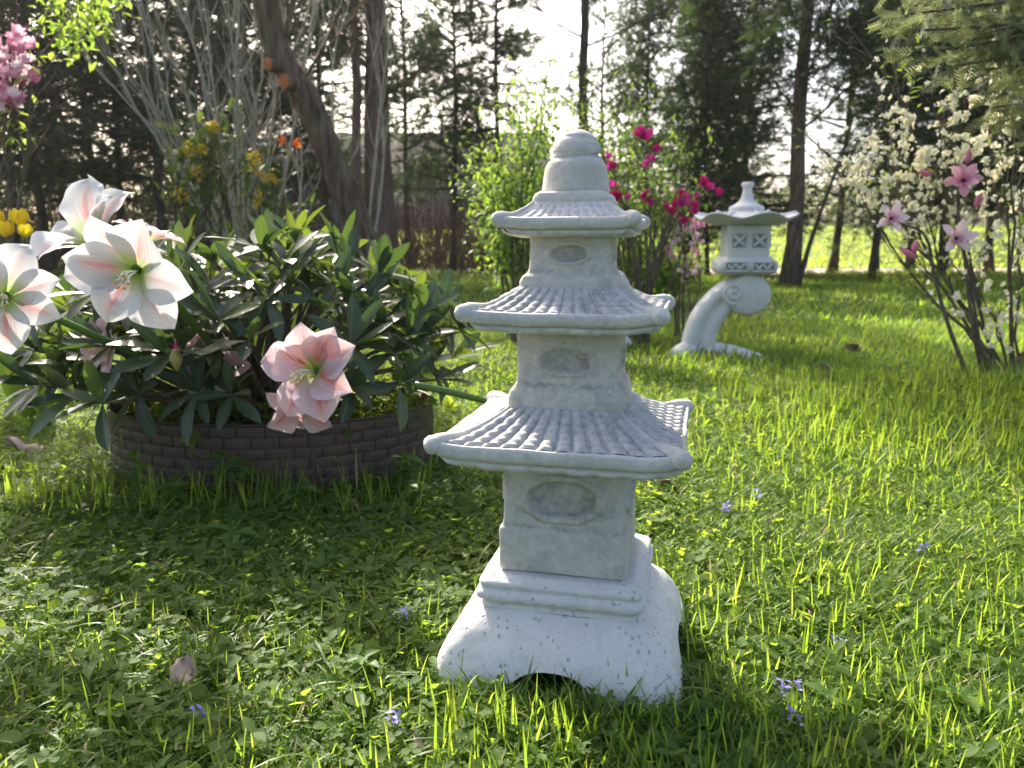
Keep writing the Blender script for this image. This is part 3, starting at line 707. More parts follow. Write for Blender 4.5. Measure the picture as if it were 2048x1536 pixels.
# ------------------------------------------------------------ amaryllis flowers
def petal_mesh(L, W_, curl, cup, ruff, seed, mat, twist=0.):
    nv, nu = 14, 11; t = np.linspace(0, 1, nv); u = np.linspace(-1, 1, nu); U, T = np.meshgrid(u, t, indexing='ij')
    w = W_*.92*np.interp(T, [0, .1, .3, .48, .60, .75, .88, .96, 1], [.16, .26, .70, .98, 1, .78, .40, .14, .0])
    ang = .95-curl*T*1.0+(-.55*curl)*T**3                         # angle of the midline above the radial plane
    ds = L/(nv-1); r = np.concatenate([np.zeros((nu, 1)), np.cumsum(np.cos(ang[:, :-1])*ds, 1)], 1); z = np.concatenate([np.zeros((nu, 1)), np.cumsum(np.sin(ang[:, :-1])*ds, 1)], 1)
    z = z+cup*w*U**2-.10*w*np.exp(-(U/.10)**2)
    z = z+ruff*L*np.sin(T*15+seed+2*U)*U**2*sstep(.2, .6, T)+.015*L*np.sin(7*T+seed*3)
    x = U*w; a = twist*T; x2 = x*np.cos(a)-(z*.3)*np.sin(a); r = r+.004+.10*x*np.sin(seed)
    return mesh_np('petal', np.stack([x2, r, z], -1).reshape(-1, 3), [grid_faces(nu, nv)], None, np.stack([(U+1)/2, T], -1).reshape(-1, 2), True, [mat])
def amaryllis(c, face, size, petals, mat, label, stem_to=None, seed=1, curlk=1., group=None, anth=True):
    """petals = (angle in the flower's own plane, length, width, curl)"""
    o = thing('amaryllis_flower', label, 'flower', c, 0, 'artificial amaryllis flowers among the rhododendron')
    Z = Vector(face).normalized(); X = Vector((1, 0, 0)); X = (X-Z*X.dot(Z)).normalized(); Y = Z.cross(X)
    B = Matrix((X, Y, Z)).transposed().to_4x4(); rs = random.Random(seed)
    for i, (a, l, w, cu) in enumerate(petals):
        m_ = petal_mesh(size*l, size*w, cu*curlk, rs.uniform(.05, .40), rs.uniform(.02, .042), seed+i*1.7, mat, rs.uniform(-.5, .5))
        p = obj('petal', m_, o); p.matrix_basis = B@Matrix.Translation((0, 0, -.35*size+(.0025 if i % 2 else 0)))@Matrix.Rotation(R(a-90), 4, 'Z')@Matrix.Rotation(R(rs.uniform(-16, 16)), 4, 'Y')@Matrix.Rotation(R(rs.uniform(-10, 14)), 4, 'X')
    if anth:
        mb = MB(); ma = MB()
        for i in range(6):
            a = 6.28*i/6+seed; q = Vector((math.cos(a)*.05*size, math.sin(a)*.05*size-.02*size, .22*size)); e = q+Vector((math.cos(a)*.03, math.sin(a)*.03-.09, .20))*size
            pts = [B@Vector((0, 0, -.3*size)), B@q, B@e]; tube(mb, curve_pts(pts, 7), .0011, 5)
            tube(ma, [pts[2]-Vector((.004, 0, 0)), pts[2]+Vector((0, -.001, .001)), pts[2]+Vector((.004, -.001, .003))], [.0012, .0024, .0012], 6)
        q = [B@Vector((0, 0, -.3*size)), B@Vector((.02*size, -.06*size, .35*size)), B@Vector((.05*size, -.02*size, .62*size))]; tube(mb, curve_pts(q, 8), .0013, 5)
        for k in range(3): tube(mb, [q[2], q[2]+(B@Vector((math.cos(k*2.1)*.006, math.sin(k*2.1)*.006, .003)))], [.0011, .0006], 5)
        mb.build('stamen', M['stamen'], o); ma.build('anther', M['anther'], o)
    ms = MB(); s0 = B@Vector((0, 0, -.30*size)); s1 = B@Vector((0, 0, -.62*size)); s2 = Vector(stem_to)-Vector(c) if stem_to else s1+Vector((0, .12, -.22))
    tube(ms, curve_pts([s0, s1, s1.lerp(s2, .5)+Vector((0, .03, .02)), s2], 12), np.linspace(.010, .0055, 12)*(size/.12), 8); ms.build('stem', M['stem_green'], o)
    return o
SB = (-.66, 2.02, .08)
def ring(n, off, l=1., w=.36, cu=1., jit=7, seed=0):
    rs = random.Random(seed); out = []
    for i in range(n): out.append((off+360*i/n+rs.uniform(-jit, jit), l*rs.uniform(.9, 1.08), w*rs.uniform(.9, 1.1)*(1.0 if i % 2 else .88), cu*rs.uniform(.75, 1.3)))
    return [out[i] for i in list(range(0, n, 2))+list(range(1, n, 2))]
aw, ap = M['amaryllis_white'], M['amaryllis_pink']
amaryllis(at(262, 545, 1.46), (.16, -1, -.04), .138, [(168, 1.0, .34, .9), (112, 1.0, .30, .75), (62, 1.02, .42, .55), (-20, 1.02, .36, 1.1), (-62, 1.05, .38, 1.25), (-118, .95, .38, 1.3), (186, 1.02, .36, 1.15)],
          aw, 'large white amaryllis bloom with red streaks facing the camera', SB, 3, 1.0)
amaryllis(at(615, 742, 1.50), (-.18, -1, .14), .124, [(100, .95, .36, .9), (62, 1.0, .36, 1.0), (22, 1.08, .42, 1.0), (-25, 1.05, .38, 1.2), (-78, 1.0, .42, 1.15), (-125, .95, .36, 1.1), (178, .95, .36, 1.1), (140, .8, .34, .8)],
          ap, 'pale pink amaryllis bloom with orange-red streaks low on the bush front', SB, 5, 1.0)
amaryllis(at(152, 452, 1.66), (-.35, -.55, .75), .150, [(170, 1.0, .34, 1.0), (92, 1.05, .44, .55), (48, 1.0, .36, .9), (8, .95, .30, 1.0), (-45, 1.0, .4, 1.1), (-120, 1.0, .42, 1.2), (215, 1.1, .4, 1.1)],
          aw, 'topmost white amaryllis bloom seen from its side, above the big streaked one', SB, 8, 1.0, anth=False)
amaryllis(at(8, 592, 1.42), (.55, -1, .10), .118, ring(7, 20, 1.05, .36, 1.1, 8, 4), aw, 'white amaryllis bloom cut by the left edge with yellow anthers', SB, 11)
amaryllis(at(600, 822, 1.60), (.1, -.7, -.75), .095, ring(6, 10, 1.0, .4, 1.0, 8, 9), ap, 'pink amaryllis bloom hanging on the rim of the edging', SB, 13, anth=False)
amaryllis(at(418, 722, 1.80), (.5, -.6, -.25), .115, ring(6, 40, 1.0, .4, .8, 8, 10), ap, 'pink amaryllis bloom half hidden in leaves beside the green bud', SB, 15)
amaryllis(at(208, 690, 1.74), (-.4, -.8, .1), .085, ring(6, 0, 1.0, .4, .9, 8, 12), ap, 'pink amaryllis bloom behind leaves under the large white one', SB, 17)
amaryllis(at(300, 462, 1.72), (.3, .1, .9), .085, ring(6, 30, 1.0, .36, .9, 8, 14), ap, 'small pale bloom peeping out behind the large white amaryllis', SB, 19, anth=False)
# a bare flower stalk pokes out of the bush to the right
mb = MB(); a, b, c = at(830, 770, 1.72), at(905, 785, 1.74), at(985, 806, 1.78)
o = thing('flower_stalk', 'smooth green stalk sticking out of the bush towards the pagoda', 'stem', a)
for k in (1,): tube(mb, curve_pts([Vector((0, 0, 0)), b-a, c-a], 10), np.linspace(.0085, .0075, 10), 10)
mb.build('stalk', M['stem_green'], o)
mb = MB(); T = leaf_tpl([(0, .05), (.3, .10), (.8, .07), (1, .01)], 8, 3, .4, .1)
scatter(mb, T, [(0, 0, 0)], align(np.array([(b-a).normalized()[:]])), np.array([.10]), [.6]); mb.build('sheath', M['stem_green'], o)

# tulips at the left edge
def tulip(p, size, label, seed):
    o = thing('yellow_tulip', label, 'tulip', p, 0, 'yellow tulips at the left edge'); rs = random.Random(seed)
    for i in range(6):
        nv, nu = 7, 5; t = np.linspace(0, 1, nv); u = np.linspace(-1, 1, nu); U, T = np.meshgrid(u, t, indexing='ij')
        w = np.interp(T, [0, .3, .6, .85, 1], [.2, .55, .62, .42, .03]); rad = np.interp(T, [0, .3, .6, 1], [.1, .46, .50, .36])+(.06 if i % 2 else 0)
        a = U*w*1.1; V = np.stack([np.sin(a)*rad, np.cos(a)*rad, T*1.05], -1)*size
        c_ = obj('petal', mesh_np('petal', V.reshape(-1, 3), [grid_faces(nu, nv)], np.full(V.shape[0]*V.shape[1], rs.random()), None, True, [M['yellow']]), o); c_.rotation_euler = (0, 0, i*1.047+seed)
    mb = MB(); tube(mb, curve_pts([Vector((0, 0, 0)), Vector((.01, 0, -p.z*.5)), Vector((0, .02, -p.z))], 6), .004, 6); mb.build('stem', M['stem_green'], o)
    mb = MB(); T = leaf_tpl([(0, .06), (.4, .13), (1, .01)], 7, 3, .5, .25)
    scatter(mb, T, [(0, 0, -p.z+.02)]*2, rotz(np.array([1.0, 3.6]))@rotx(np.array([1.25, 1.3])), np.array([p.z*.7, p.z*.6]), [.3, .6]); mb.build('leaf', M['clover'], o)
tulip(at(40, 452, 2.6), .055, 'tallest yellow tulip behind the left white amaryllis', 1)
tulip(at(12, 474, 2.55), .05, 'yellow tulip lower down at the very left edge', 2)
tulip(at(52, 474, 2.5), .04, 'small yellow tulip right below the tallest one', 3)
tulip(at(-6, 452, 2.7), .05, 'yellow tulip mostly cut off by the left edge', 4)

# ------------------------------------------------------------ curved lantern in the middle distance
LP = at(1430, 706, 4.2); LP.z = 0
lan = thing('stone_lantern', 'white garden lantern on a curved scroll leg standing on the far lawn', 'garden lantern', LP, R(-4))
lm, ld = M['lantern'], M['lantern_dark']
def lx(px): return (px-1430)*4.13/1538
def lathe(name, prof, parent, mat, loc=(0, 0, 0), nth=36, rf=None, zf=None, sub=3, **k):
    Pz = curve_prof(prof, sub); th = np.linspace(0, 2*np.pi, nth, endpoint=False); T, Z = np.meshgrid(th, Pz[:, 0], indexing='ij'); Q = np.broadcast_to(Pz[:, 1], T.shape)
    if rf is not None: Q = Q*rf(T, Z, Q)
    Z2 = Z+(zf(T, Z, Q) if zf is not None else 0)
    return MB().add(np.stack([Q*np.cos(T), Q*np.sin(T), Z2], -1).reshape(-1, 3), [grid_faces(nth, len(Pz), True)]).build(name, mat, parent, loc=loc, **k)
cx = lx(1478)
# foot: a low slab with two toes
mb = MB()
for pts, rad in (([(lx(1395), .02, .045), (lx(1365), -.06, .035), (lx(1344), -.14, .012)], [.075, .062, .05]), ([(lx(1395), .0, .045), (lx(1440), -.05, .035), (lx(1478), -.16, .02), (lx(1500), -.22, .005)], [.075, .062, .052, .042]),
                 ([(lx(1395), .02, .045), (lx(1420), .14, .02), (lx(1450), .22, .0)], [.07, .06, .05])):
    tube(mb, curve_pts(pts, 10), np.interp(np.linspace(0, 1, 10), np.linspace(0, 1, len(rad)), rad), 14)
V = np.concatenate(mb.V); V[:, 2] = .01+(V[:, 2]-.01)*.72; mb.V = [V]; mb.build('foot', lm, lan)
# leg: a flattened arc rising into the scroll
ctrl = [(lx(1395), 0, .02), (lx(1396), 0, .10), (lx(1407), 0, .19), (lx(1428), 0, .275), (lx(1452), 0, .335), (lx(1478), 0, .375)]
P = curve_pts(ctrl, 22); Tn = np.gradient(P, axis=0); Tn /= np.linalg.norm(Tn, axis=1)[:, None]; Nn = np.stack([Tn[:, 2], 0*Tn[:, 0], -Tn[:, 0]], -1)
wth = np.interp(np.linspace(0, 1, 22), [0, .2, .6, 1], [.092, .084, .078, .072]); dth = np.interp(np.linspace(0, 1, 22), [0, 1], [.085, .095])
a = np.linspace(0, 2*np.pi, 32, endpoint=False); ca, sa = np.cos(a), np.sin(a); k = (np.abs(ca)**4+np.abs(sa)**4)**-.25
gr = 1-.22*np.exp(-((a-3*np.pi/2)/.28)**2)[:, None]*np.ones(22)
V = P[None]+(k*ca)[:, None, None]*Nn[None]*wth[None, :, None]+((k*sa)[:, None]*dth[None]*gr)[..., None]*np.array([0, 1, 0])
MB().add(V.reshape(-1, 3), [grid_faces(32, 22, True)]).build('leg', lm, lan)
# scroll: a fat rolled end with a spiral on its face
mb = MB(); Y = np.array([-.125, -.123, -.112, -.09, .09, .112, .123, .125]); Rr = np.array([.001, .085, .104, .110, .110, .104, .085, .001]); th = np.linspace(0, 2*np.pi, 36, endpoint=False)
T, J = np.meshgrid(th, np.arange(8), indexing='ij'); sc_c = (lx(1484), 0, .335)
mb.add(np.stack([sc_c[0]+Rr[J]*np.cos(T)*1.05, Y[J], sc_c[2]+Rr[J]*np.sin(T)], -1).reshape(-1, 3), [grid_faces(36, 8, True)]); sc_o = mb.build('scroll', lm, lan)
mb = MB(); q = np.linspace(0, 1, 40); rr3 = .008+.05*q; an = q*2*np.pi*1.6+1.0
tube(mb, np.stack([lx(1452)+rr3*np.cos(an), np.full(40, -.1265)+.003*q, .345+rr3*np.sin(an)], -1), .009, 8); mb.build('spiral', lm, lan)
square_body('platform', [(.440, .115), (.447, .140), (.458, .150), (.475, .155), (.500, .155), (.512, .150), (.520, .136), (.532, .122), (.536, .11)], lm, lan, nu=24, n=8, sub=2, amp=.002, loc=(cx, 0, 0))
for sx in (-1, 1):
    fr = MB(); x0, x1, y0, z0, z1 = cx+(.012 if sx > 0 else -.128), cx+(.128 if sx > 0 else -.012), -.158, .462, .508
    for p0, p1 in (((x0, z0), (x1, z0)), ((x0, z1), (x1, z1)), ((x0, z0), (x0, z1)), ((x1, z0), (x1, z1))): tube(fr, [(p0[0], y0, p0[1]), (p1[0], y0, p1[1])], .0055, 6)
    pn = fr.build('carved_panel', lm, lan); bk = MB(); m0 = .004
    bk.add([(x0, y0+.002, z0), (x1, y0+.002, z0), (x1, y0+.002, z1), (x0, y0+.002, z1), (x0, y0+.02, z0), (x1, y0+.02, z0), (x1, y0+.02, z1), (x0, y0+.02, z1)], [[(0, 1, 2, 3), (1, 5, 6, 2), (4, 0, 3, 7), (3, 2, 6, 7), (4, 5, 1, 0)]]).build('panel_ground', ld, pn, smooth=False)
    g = MB(); xx = np.linspace(x0+.014, x1-.014, 24); tube(g, np.stack([xx, np.full(24, y0-.001), .485+.011*np.sin((xx-x0)*150)], -1), .006, 6); g.build('scroll_relief', lm, pn)
square_body('light_chamber', [(.530, .108), (.536, .111), (.560, .110), (.670, .110), (.690, .112), (.70, .108)], lm, lan, nu=24, n=16, sub=2, amp=.0015, loc=(cx, 0, 0))
for side in (0, 1):
    for sx in (-1, 1):
        c0 = sx*.052; hw = .036; zc = .618; rot = Matrix.Translation((cx, 0, 0))@Matrix.Rotation(side*math.pi/2, 4, 'Z')
        w_ = MB(); w_.add([(c0-hw, -.1125, zc-hw), (c0+hw, -.1125, zc-hw), (c0+hw, -.1125, zc+hw), (c0-hw, -.1125, zc+hw), (c0-hw, -.10, zc-hw), (c0+hw, -.10, zc-hw), (c0+hw, -.10, zc+hw), (c0-hw, -.10, zc+hw)],
                         [[(0, 1, 2, 3), (1, 5, 6, 2), (4, 0, 3, 7), (3, 2, 6, 7), (4, 5, 1, 0)]])
        wo = w_.build('window', ld, lan, smooth=False); wo.matrix_basis = rot
        lt = MB(); e = hw*.80
        for s1 in (1, -1): tube(lt, [(c0-e, -.1135-.001*s1, zc-e*s1), (c0+e, -.1135-.001*s1, zc+e*s1)], .0075, 6)
        lt.build('lattice', lm, wo)
hex_ = lambda T: np.abs(np.cos(3*(T+.3)))**1.2
def lr(T, Z, Q): return 1+.07*hex_(T)*sstep(.12, .25, Q)
def lz(T, Z, Q): return .028*hex_(T)**1.3*sstep(.14, .27, Q)
ro = lathe('roof', [(.704, .10), (.700, .15), (.706, .205), (.718, .237), (.727, .252), (.732, .250), (.733, .235), (.738, .19), (.750, .14), (.765, .105), (.772, .088)], lan, lm, (cx, 0, 0), 72, lr, lz, 4)
for k in range(6):
    a = k*math.pi/3-.3+math.pi/6*0; q = []
    for r_ in (.10, .15, .20, .245): q.append((r_*1.03*math.cos(a), r_*1.03*math.sin(a), np.interp(r_, [.10, .14, .19, .25], [.768, .752, .742, .738])+.026*float(sstep(.14, .27, r_))))
    mb = MB(); tube(mb, curve_pts(q, 8), np.linspace(.008, .011, 8), 6); mb.build('roof_ridge', lm, ro)
lathe('finial', [(.765, .088), (.775, .092), (.792, .090), (.798, .084), (.806, .066), (.822, .042), (.845, .030), (.875, .024), (.895, .024), (.902, .032), (.914, .034), (.922, .026), (.924, .002)], lan, lm, (cx, 0, 0), 28)

# a second white ornament behind the pagoda
OP = at(1228, 640, 4.6); OP.z = 0
orn = thing('garden_ornament', 'rounded white stone ornament mostly hidden behind the pagoda', 'garden ornament', OP)
lathe('body', [(.16, .02), (.17, .06), (.20, .085), (.26, .098), (.32, .098), (.38, .085), (.43, .055), (.45, .02), (.453, .001)], orn, lm, nth=28)
lathe('base', [(-.01, .10), (.02, .11), (.05, .09), (.09, .06), (.14, .055), (.19, .06)], orn, lm, nth=28)
# ------------------------------------------------------------ conifers of the hedge
FROND = join_tpl([(SLV, rot_yx(a, p_), l, (0, o_, 0)) for a, p_, l, o_ in ((0, .1, 1, 0), (.65, .0, .62, .15), (-.65, .05, .62, .2), (.5, .1, .5, .45), (-.5, 0, .5, .5))])
FROND = (FROND[0]*np.array([1.45, 1, 1]), FROND[1], FROND[2])
def conifer_mesh(seed, H, z0, rmax, nb, per, size, droop=.35, gap=.0, lowtwig=True):
    """returns trunk, crown and dead-twig meshes of one feathery conifer"""
    r = np.random.default_rng(seed); tr = MB(); cr = MB(); tw = MB()
    lean = r.normal(0, .02, 2); zz = np.linspace(-.1, H*.97, 14); cxy = np.stack([lean[0]*zz+.05*np.sin(zz*.9+seed), lean[1]*zz+.04*np.cos(zz*1.1+seed)], -1)
    rt = np.interp(zz, [-.1, .15, 1, H], [.12, .078, .060, .012])*(H/7)**.5
    tube(tr, np.concatenate([cxy, zz[:, None]], 1), rt, 9, rough=.12)
    P, D, S, Tn = [], [], [], []
    for i in range(nb):
        f = (i+r.random())/nb; z = z0+(H-z0)*f**.9; ln = rmax*(1-f)**.62*(.55+.6*r.random())+.15
        if r.random() < gap: continue
        az = r.random()*6.283; up = .55*f+r.normal(.12, .22); c0 = np.array([np.interp(z, zz, cxy[:, 0]), np.interp(z, zz, cxy[:, 1]), z])
        t = np.linspace(0, 1, 6); d = np.array([math.cos(az), math.sin(az)])
        pts = np.concatenate([c0[:2]+d*(ln*t)[:, None], (c0[2]+ln*(up*t-droop*t**2+.25*t**3))[:, None]], 1)
        tube(tr, pts, np.linspace(.014, .004, 6)*(1+ln), 4, cap=False)
        k = int(per*(.5+ln/rmax)); tt = .18+.85*r.random(k)**.75; base = np.stack([np.interp(tt, t, pts[:, j]) for j in range(3)], 1)
        side = r.normal(0, 1, (k, 3))*np.array([1, 1, .8]); pos = base+side*(.07+.10*ln)*(.5+.7*tt[:, None])
        dr = np.stack([d[0]+side[:, 0]*.8, d[1]+side[:, 1]*.8, r.normal(-.15, .5, k)+up*.4], 1)
        P.append(pos); D.append(dr); S.append(size*(.6+.8*r.random(k))); Tn.append(np.clip(.25+.25*r.normal(0, 1, k)+.35*(r.random() > .7), 0, 1))
    P = np.concatenate(P); D = np.concatenate(D); S = np.concatenate(S)
    scatter(cr, FROND, P, align(D, (0, 0, 1), r.normal(0, .9, len(P))), S, np.concatenate(Tn))
    n = 46 if lowtwig else 20
    for i in range(n):
        z = r.uniform(.15, z0+.8); az = r.random()*6.283; ln = r.uniform(.3, .95); d = np.array([math.cos(az), math.sin(az)]); b = np.array([lean[0]*z, lean[1]*z, z])
        tube(tw, curve_pts([b, b+np.array([*(d*ln*.5), r.normal(.05, .08)]), b+np.array([*(d*ln+r.normal(0, .08, 2)), r.normal(0, .2)])], 5), np.linspace(.008, .0025, 5), 3, cap=False)
        for q in range(3):
            m = b+np.array([*(d*ln*r.uniform(.3, .9)), .03]); tube(tw, [m, m+np.array([r.normal(0, .15), r.normal(0, .15), r.normal(.02, .15)])], [.003, .0015], 3, cap=False)
    return tr.mesh('trunk', True, M['bark_dark']), cr.mesh('crown', False, M['conifer']), tw.mesh('dead_twigs', True, M['bark_red'])
CF = [conifer_mesh(11, 7.6, 1.4, 1.2, 120, 36, .17), conifer_mesh(12, 8.2, 1.7, 1.15, 108, 34, .17, gap=.12), conifer_mesh(13, 7.0, .9, 1.35, 125, 40, .18),
      conifer_mesh(14, 7.8, 1.6, 1.0, 100, 38, .18, gap=.12)]
CS = [conifer_mesh(21, 6.4, 1.2, 1.3, 46, 26, .17, droop=.15, gap=.1), conifer_mesh(22, 7.2, 1.5, 1.1, 40, 22, .16, droop=.1, gap=.15)]
ORD = ['first', 'second', 'third', 'fourth', 'fifth', 'sixth', 'seventh', 'eighth', 'ninth', 'tenth', 'eleventh', 'twelfth', 'thirteenth', 'fourteenth', 'fifteenth', 'sixteenth', 'seventeenth', 'eighteenth', 'nineteenth', 'twentieth']
def conifer(px, Y, src, sc, rz, label, group='conifers in the hedge row', bush=1.0, leanx=0.):
    p = at(px, 700, Y); o = thing('conifer_tree', label, 'conifer', (p.x, Y, float(gz(p.x, Y))), rz, group)
    o.scale = (sc*bush, sc*bush, sc); o.rotation_euler = (0, leanx, rz)
    obj('trunk', src[0], o); obj('crown', src[1], o, kind=None); obj('twig', src[2], o)
    return o
front = [(-40, 13.2, 0, 1.0, 1.15), (62, 14.6, 1, .95, 1.15), (118, 13.6, 1, 1.0, 1.1), (205, 15.0, 0, 1.05, 1.2), (268, 14.2, 0, .96, 1.15), (352, 13.4, 1, 1.0, 1.1), (425, 15.2, 0, 1.0, 1.15), (515, 14.6, 0, 1.0, 1.1),
         (610, 15.4, 1, 1.0, 1.0), (668, 14.8, 0, .95, .95), (826, 15.4, 3, 1.0, .85), (912, 15.0, 0, 1.02, .72), (990, 14.6, 3, 1.0, .85),
         (1290, 14.2, 2, .96, .62), (1405, 12.6, 2, .62, .95), (1738, 14.8, 1, 1.0, .95), (1865, 13.8, 0, 1.05, 1.05), (2060, 14.2, 2, 1.05, 1.1)]
desc = {3: 'dense', 4: 'broad dense', 13: 'narrow dark', 14: 'low bushy', 15: 'tall ragged', 16: 'dense'}
front.sort(key=lambda a: a[0])
for i, (px_, Y, s_, sc, b_) in enumerate(front):
    conifer(px_, Y, CF[s_], sc, i*1.7, f'{desc.get(i, "feathery dark")} conifer, {ORD[i]} from the left of the hedge row', bush=b_)
conifer(1205, 15.6, CS[0], .9, 1.0, 'thin see-through conifer right behind the pagoda tip', bush=.9)
conifer(1650, 15.6, CS[1], 1.0, 2.2, 'sparse conifer with thin foliage between the lantern and the blossoming shrub', bush=1.1)
for i, (px_, Y, s_) in enumerate(((160, 17.2, 1), (470, 17.1, 1), (1360, 16.2, 2), (1480, 15.0, 2), (1800, 15.6, 2), (1960, 15.8, 0))):
    conifer(px_, Y, CF[s_], 1.02, 2+i*2.3, ['dark conifer behind the hedge row above the left white flowers', 'dark conifer behind the hedge row left of the leaning trunk', 'dense dark conifer behind the magenta azalea', 'dense dark conifer above the curved lantern', 'dense dark conifer above the white blossom', 'dark conifer behind the hedge row near the right edge'][i], 'conifers behind the front hedge row', 1.1)
# the hedge runs on past the frame on both sides
for px_, Y, s_, lb in ((-260, 14.0, 0, 'past the left picture edge'), (-430, 13.4, 2, 'furthest out past the left picture edge'), (2250, 14, 1, 'past the right picture edge'), (2420, 14.4, 0, 'furthest out past the right picture edge')):
    conifer(px_, Y, CF[s_], 1.0, px_*.1, 'dark conifer of the hedge row '+lb, 'conifers beyond the picture edges', 1.2)

# deciduous and thick-trunked trees standing in the hedge
def branchy(mb, tw, p, d, L, r, depth, rs, spread=.6, upb=.25, rmin=.002, seg=5, tips=None):
    n = 5; pts = [p]; q = Vector(p); dd = Vector(d).normalized()
    for i in range(n):
        dd = (dd+Vector((rs.gauss(0, .10), rs.gauss(0, .10), upb*.25))).normalized(); q = q+dd*(L/n); pts.append(q.copy())
    tube(mb if depth > 1 or tw is None else tw, pts, np.linspace(r, max(r*.55, rmin), n+1), seg if r > .012 else 4 if r > .005 else 3, cap=False)
    if tips is not None and depth <= 1: tips += [(pts[k], dd.copy()) for k in (2, 3, 4, 5)]
    if depth > 0:
        for i in range(rs.choice((2, 3, 3)) if depth > 1 else rs.choice((3, 4))):
            k = rs.randint(2, n); nd = (dd+Vector((rs.gauss(0, spread), rs.gauss(0, spread), rs.gauss(.05, spread*.6)))).normalized()
            branchy(mb, tw, pts[k], nd, L*rs.uniform(.5, .75), max(r*.55, rmin), depth-1, rs, spread, upb, rmin, seg, tips)
def bare_tree(name, label, cat, px, Y, H, r, lean, nb, mat, seed, z0=1.2, leafy=None, tint=.7, bl=1.0, rough=.15, group=None):
    rs = random.Random(seed); p = at(px, 700, Y); base = Vector((p.x, Y, float(gz(p.x, Y)))); o = thing(name, label, cat, base, 0, group)
    pts = [Vector((lean*z+.03*math.sin(z*2+seed), .02*math.cos(z*1.7), z)) for z in np.linspace(-.1, H, 12)]; mb = MB()
    tube(mb, pts, np.interp(np.linspace(0, 1, 12), [0, .06, .2, 1], [r*1.6, r*1.1, r, r*.35]), 12, rough=rough); mb.build('trunk', mat, o)
    br = MB(); tw = MB(); tips = []
    for i in range(nb):
        z = z0+(H-z0)*(i+rs.random())/nb; a = rs.uniform(0, 6.28); b = Vector((lean*z, 0, z))
        branchy(br, tw, b, Vector((math.cos(a), math.sin(a)*.8, .35)), bl*rs.uniform(.8, 1.3), r*.22, 2, rs, .55, .3, .003, 5, tips)
    br.build('branches', mat, o, kind='stuff'); tw.build('twigs', mat, o, kind='stuff')
    if leafy:
        m_, sz, k = leafy; n = len(tips)*k; P = np.array([tuple(tips[i % len(tips)][0]) for i in range(n)])+rng.normal(0, sz*1.3, (n, 3)); lv = MB()
        scatter(lv, FROND if m_ == 'conifer' else DIA, P, align(rng.normal(0, 1, (n, 3))+np.array([0, 0, -.2])), sz*(.6+.8*rng.random(n)), np.clip(tint+.25*rng.normal(0, 1, n), 0, 1))
        lv.build('foliage', M[m_], o, smooth=False, kind='stuff')
    return o
bare_tree('slender_tree', 'bare mossy tree trunk rising directly above the pagoda tip', 'tree', 1168, 13.2, 7.5, .095, -.022, 13, M['bark_dark'], 5, 1.6, ('conifer', .11, 3), .3, .9)
bare_tree('conifer_tree', 'tall thick-trunked conifer right behind the curved lantern', 'conifer', 1572, 11.3, 8, .105, -.004, 26, M['bark'], 6, 2.0, ('conifer', .14, 8), .35, 1.05)
bare_tree('slender_tree', 'leafless twin stem leaning right at the foot of the thick conifer', 'tree', 1590, 11.2, 2.4, .035, .24, 5, M['bark_dark'], 16, .6, None, .3, .4)
bare_tree('thick_tree', 'thick reddish trunk between the leaning tree and the pagoda', 'tree', 772, 12.0, 8, .21, -.01, 12, M['bark_red'], 7, 2.6, ('conifer', .15, 9), .3, .9, .22)
bare_tree('slender_tree', 'thin straight trunk close beside the thick reddish one', 'tree', 728, 11.8, 8, .075, .002, 8, M['bark_red'], 8, 2.4, ('conifer', .14, 6), .3, .7)
bare_tree('slender_tree', 'young bare tree between the lantern and the white blossom', 'tree', 1735, 13.0, 3.2, .045, .01, 8, M['bark_dark'], 18, .5, ('conifer', .10, 2), .3, .45)

# background behind the hedge: twiggy thicket, house, blue shed, far trees
tk = MB(); n = 1800; x = rng.uniform(-16, -.2, n); y = rng.uniform(18.8, 20.6, n); z = gz(x, y)
for i in range(n):
    h = rng.uniform(.8, 2.6); d = np.array([rng.normal(0, .22), rng.normal(0, .2), 1])*h; b = np.array([x[i], y[i], z[i]])
    tube(tk, [b, b+d*.5+rng.normal(0, .08, 3), b+d], [.014, .010, .005], 3, cap=False)
tk.build('bare_thicket', M['bark_red'], kind='stuff')
tk = MB(); n = 1500; x = rng.uniform(-11.5, .3, n); y = rng.uniform(13.5, 16, n)
for i in range(n):
    h = rng.uniform(.6, 2.4); b = np.array([x[i], y[i], 0]); d = np.array([rng.normal(0, .35), rng.normal(0, .2), 1])*h
    tube(tk, [b, b+d*.5+rng.normal(0, .06, 3), b+d], [.009, .006, .003], 3, cap=False)
tk.build('hedge_brushwood', M['bark_red'], kind='stuff')
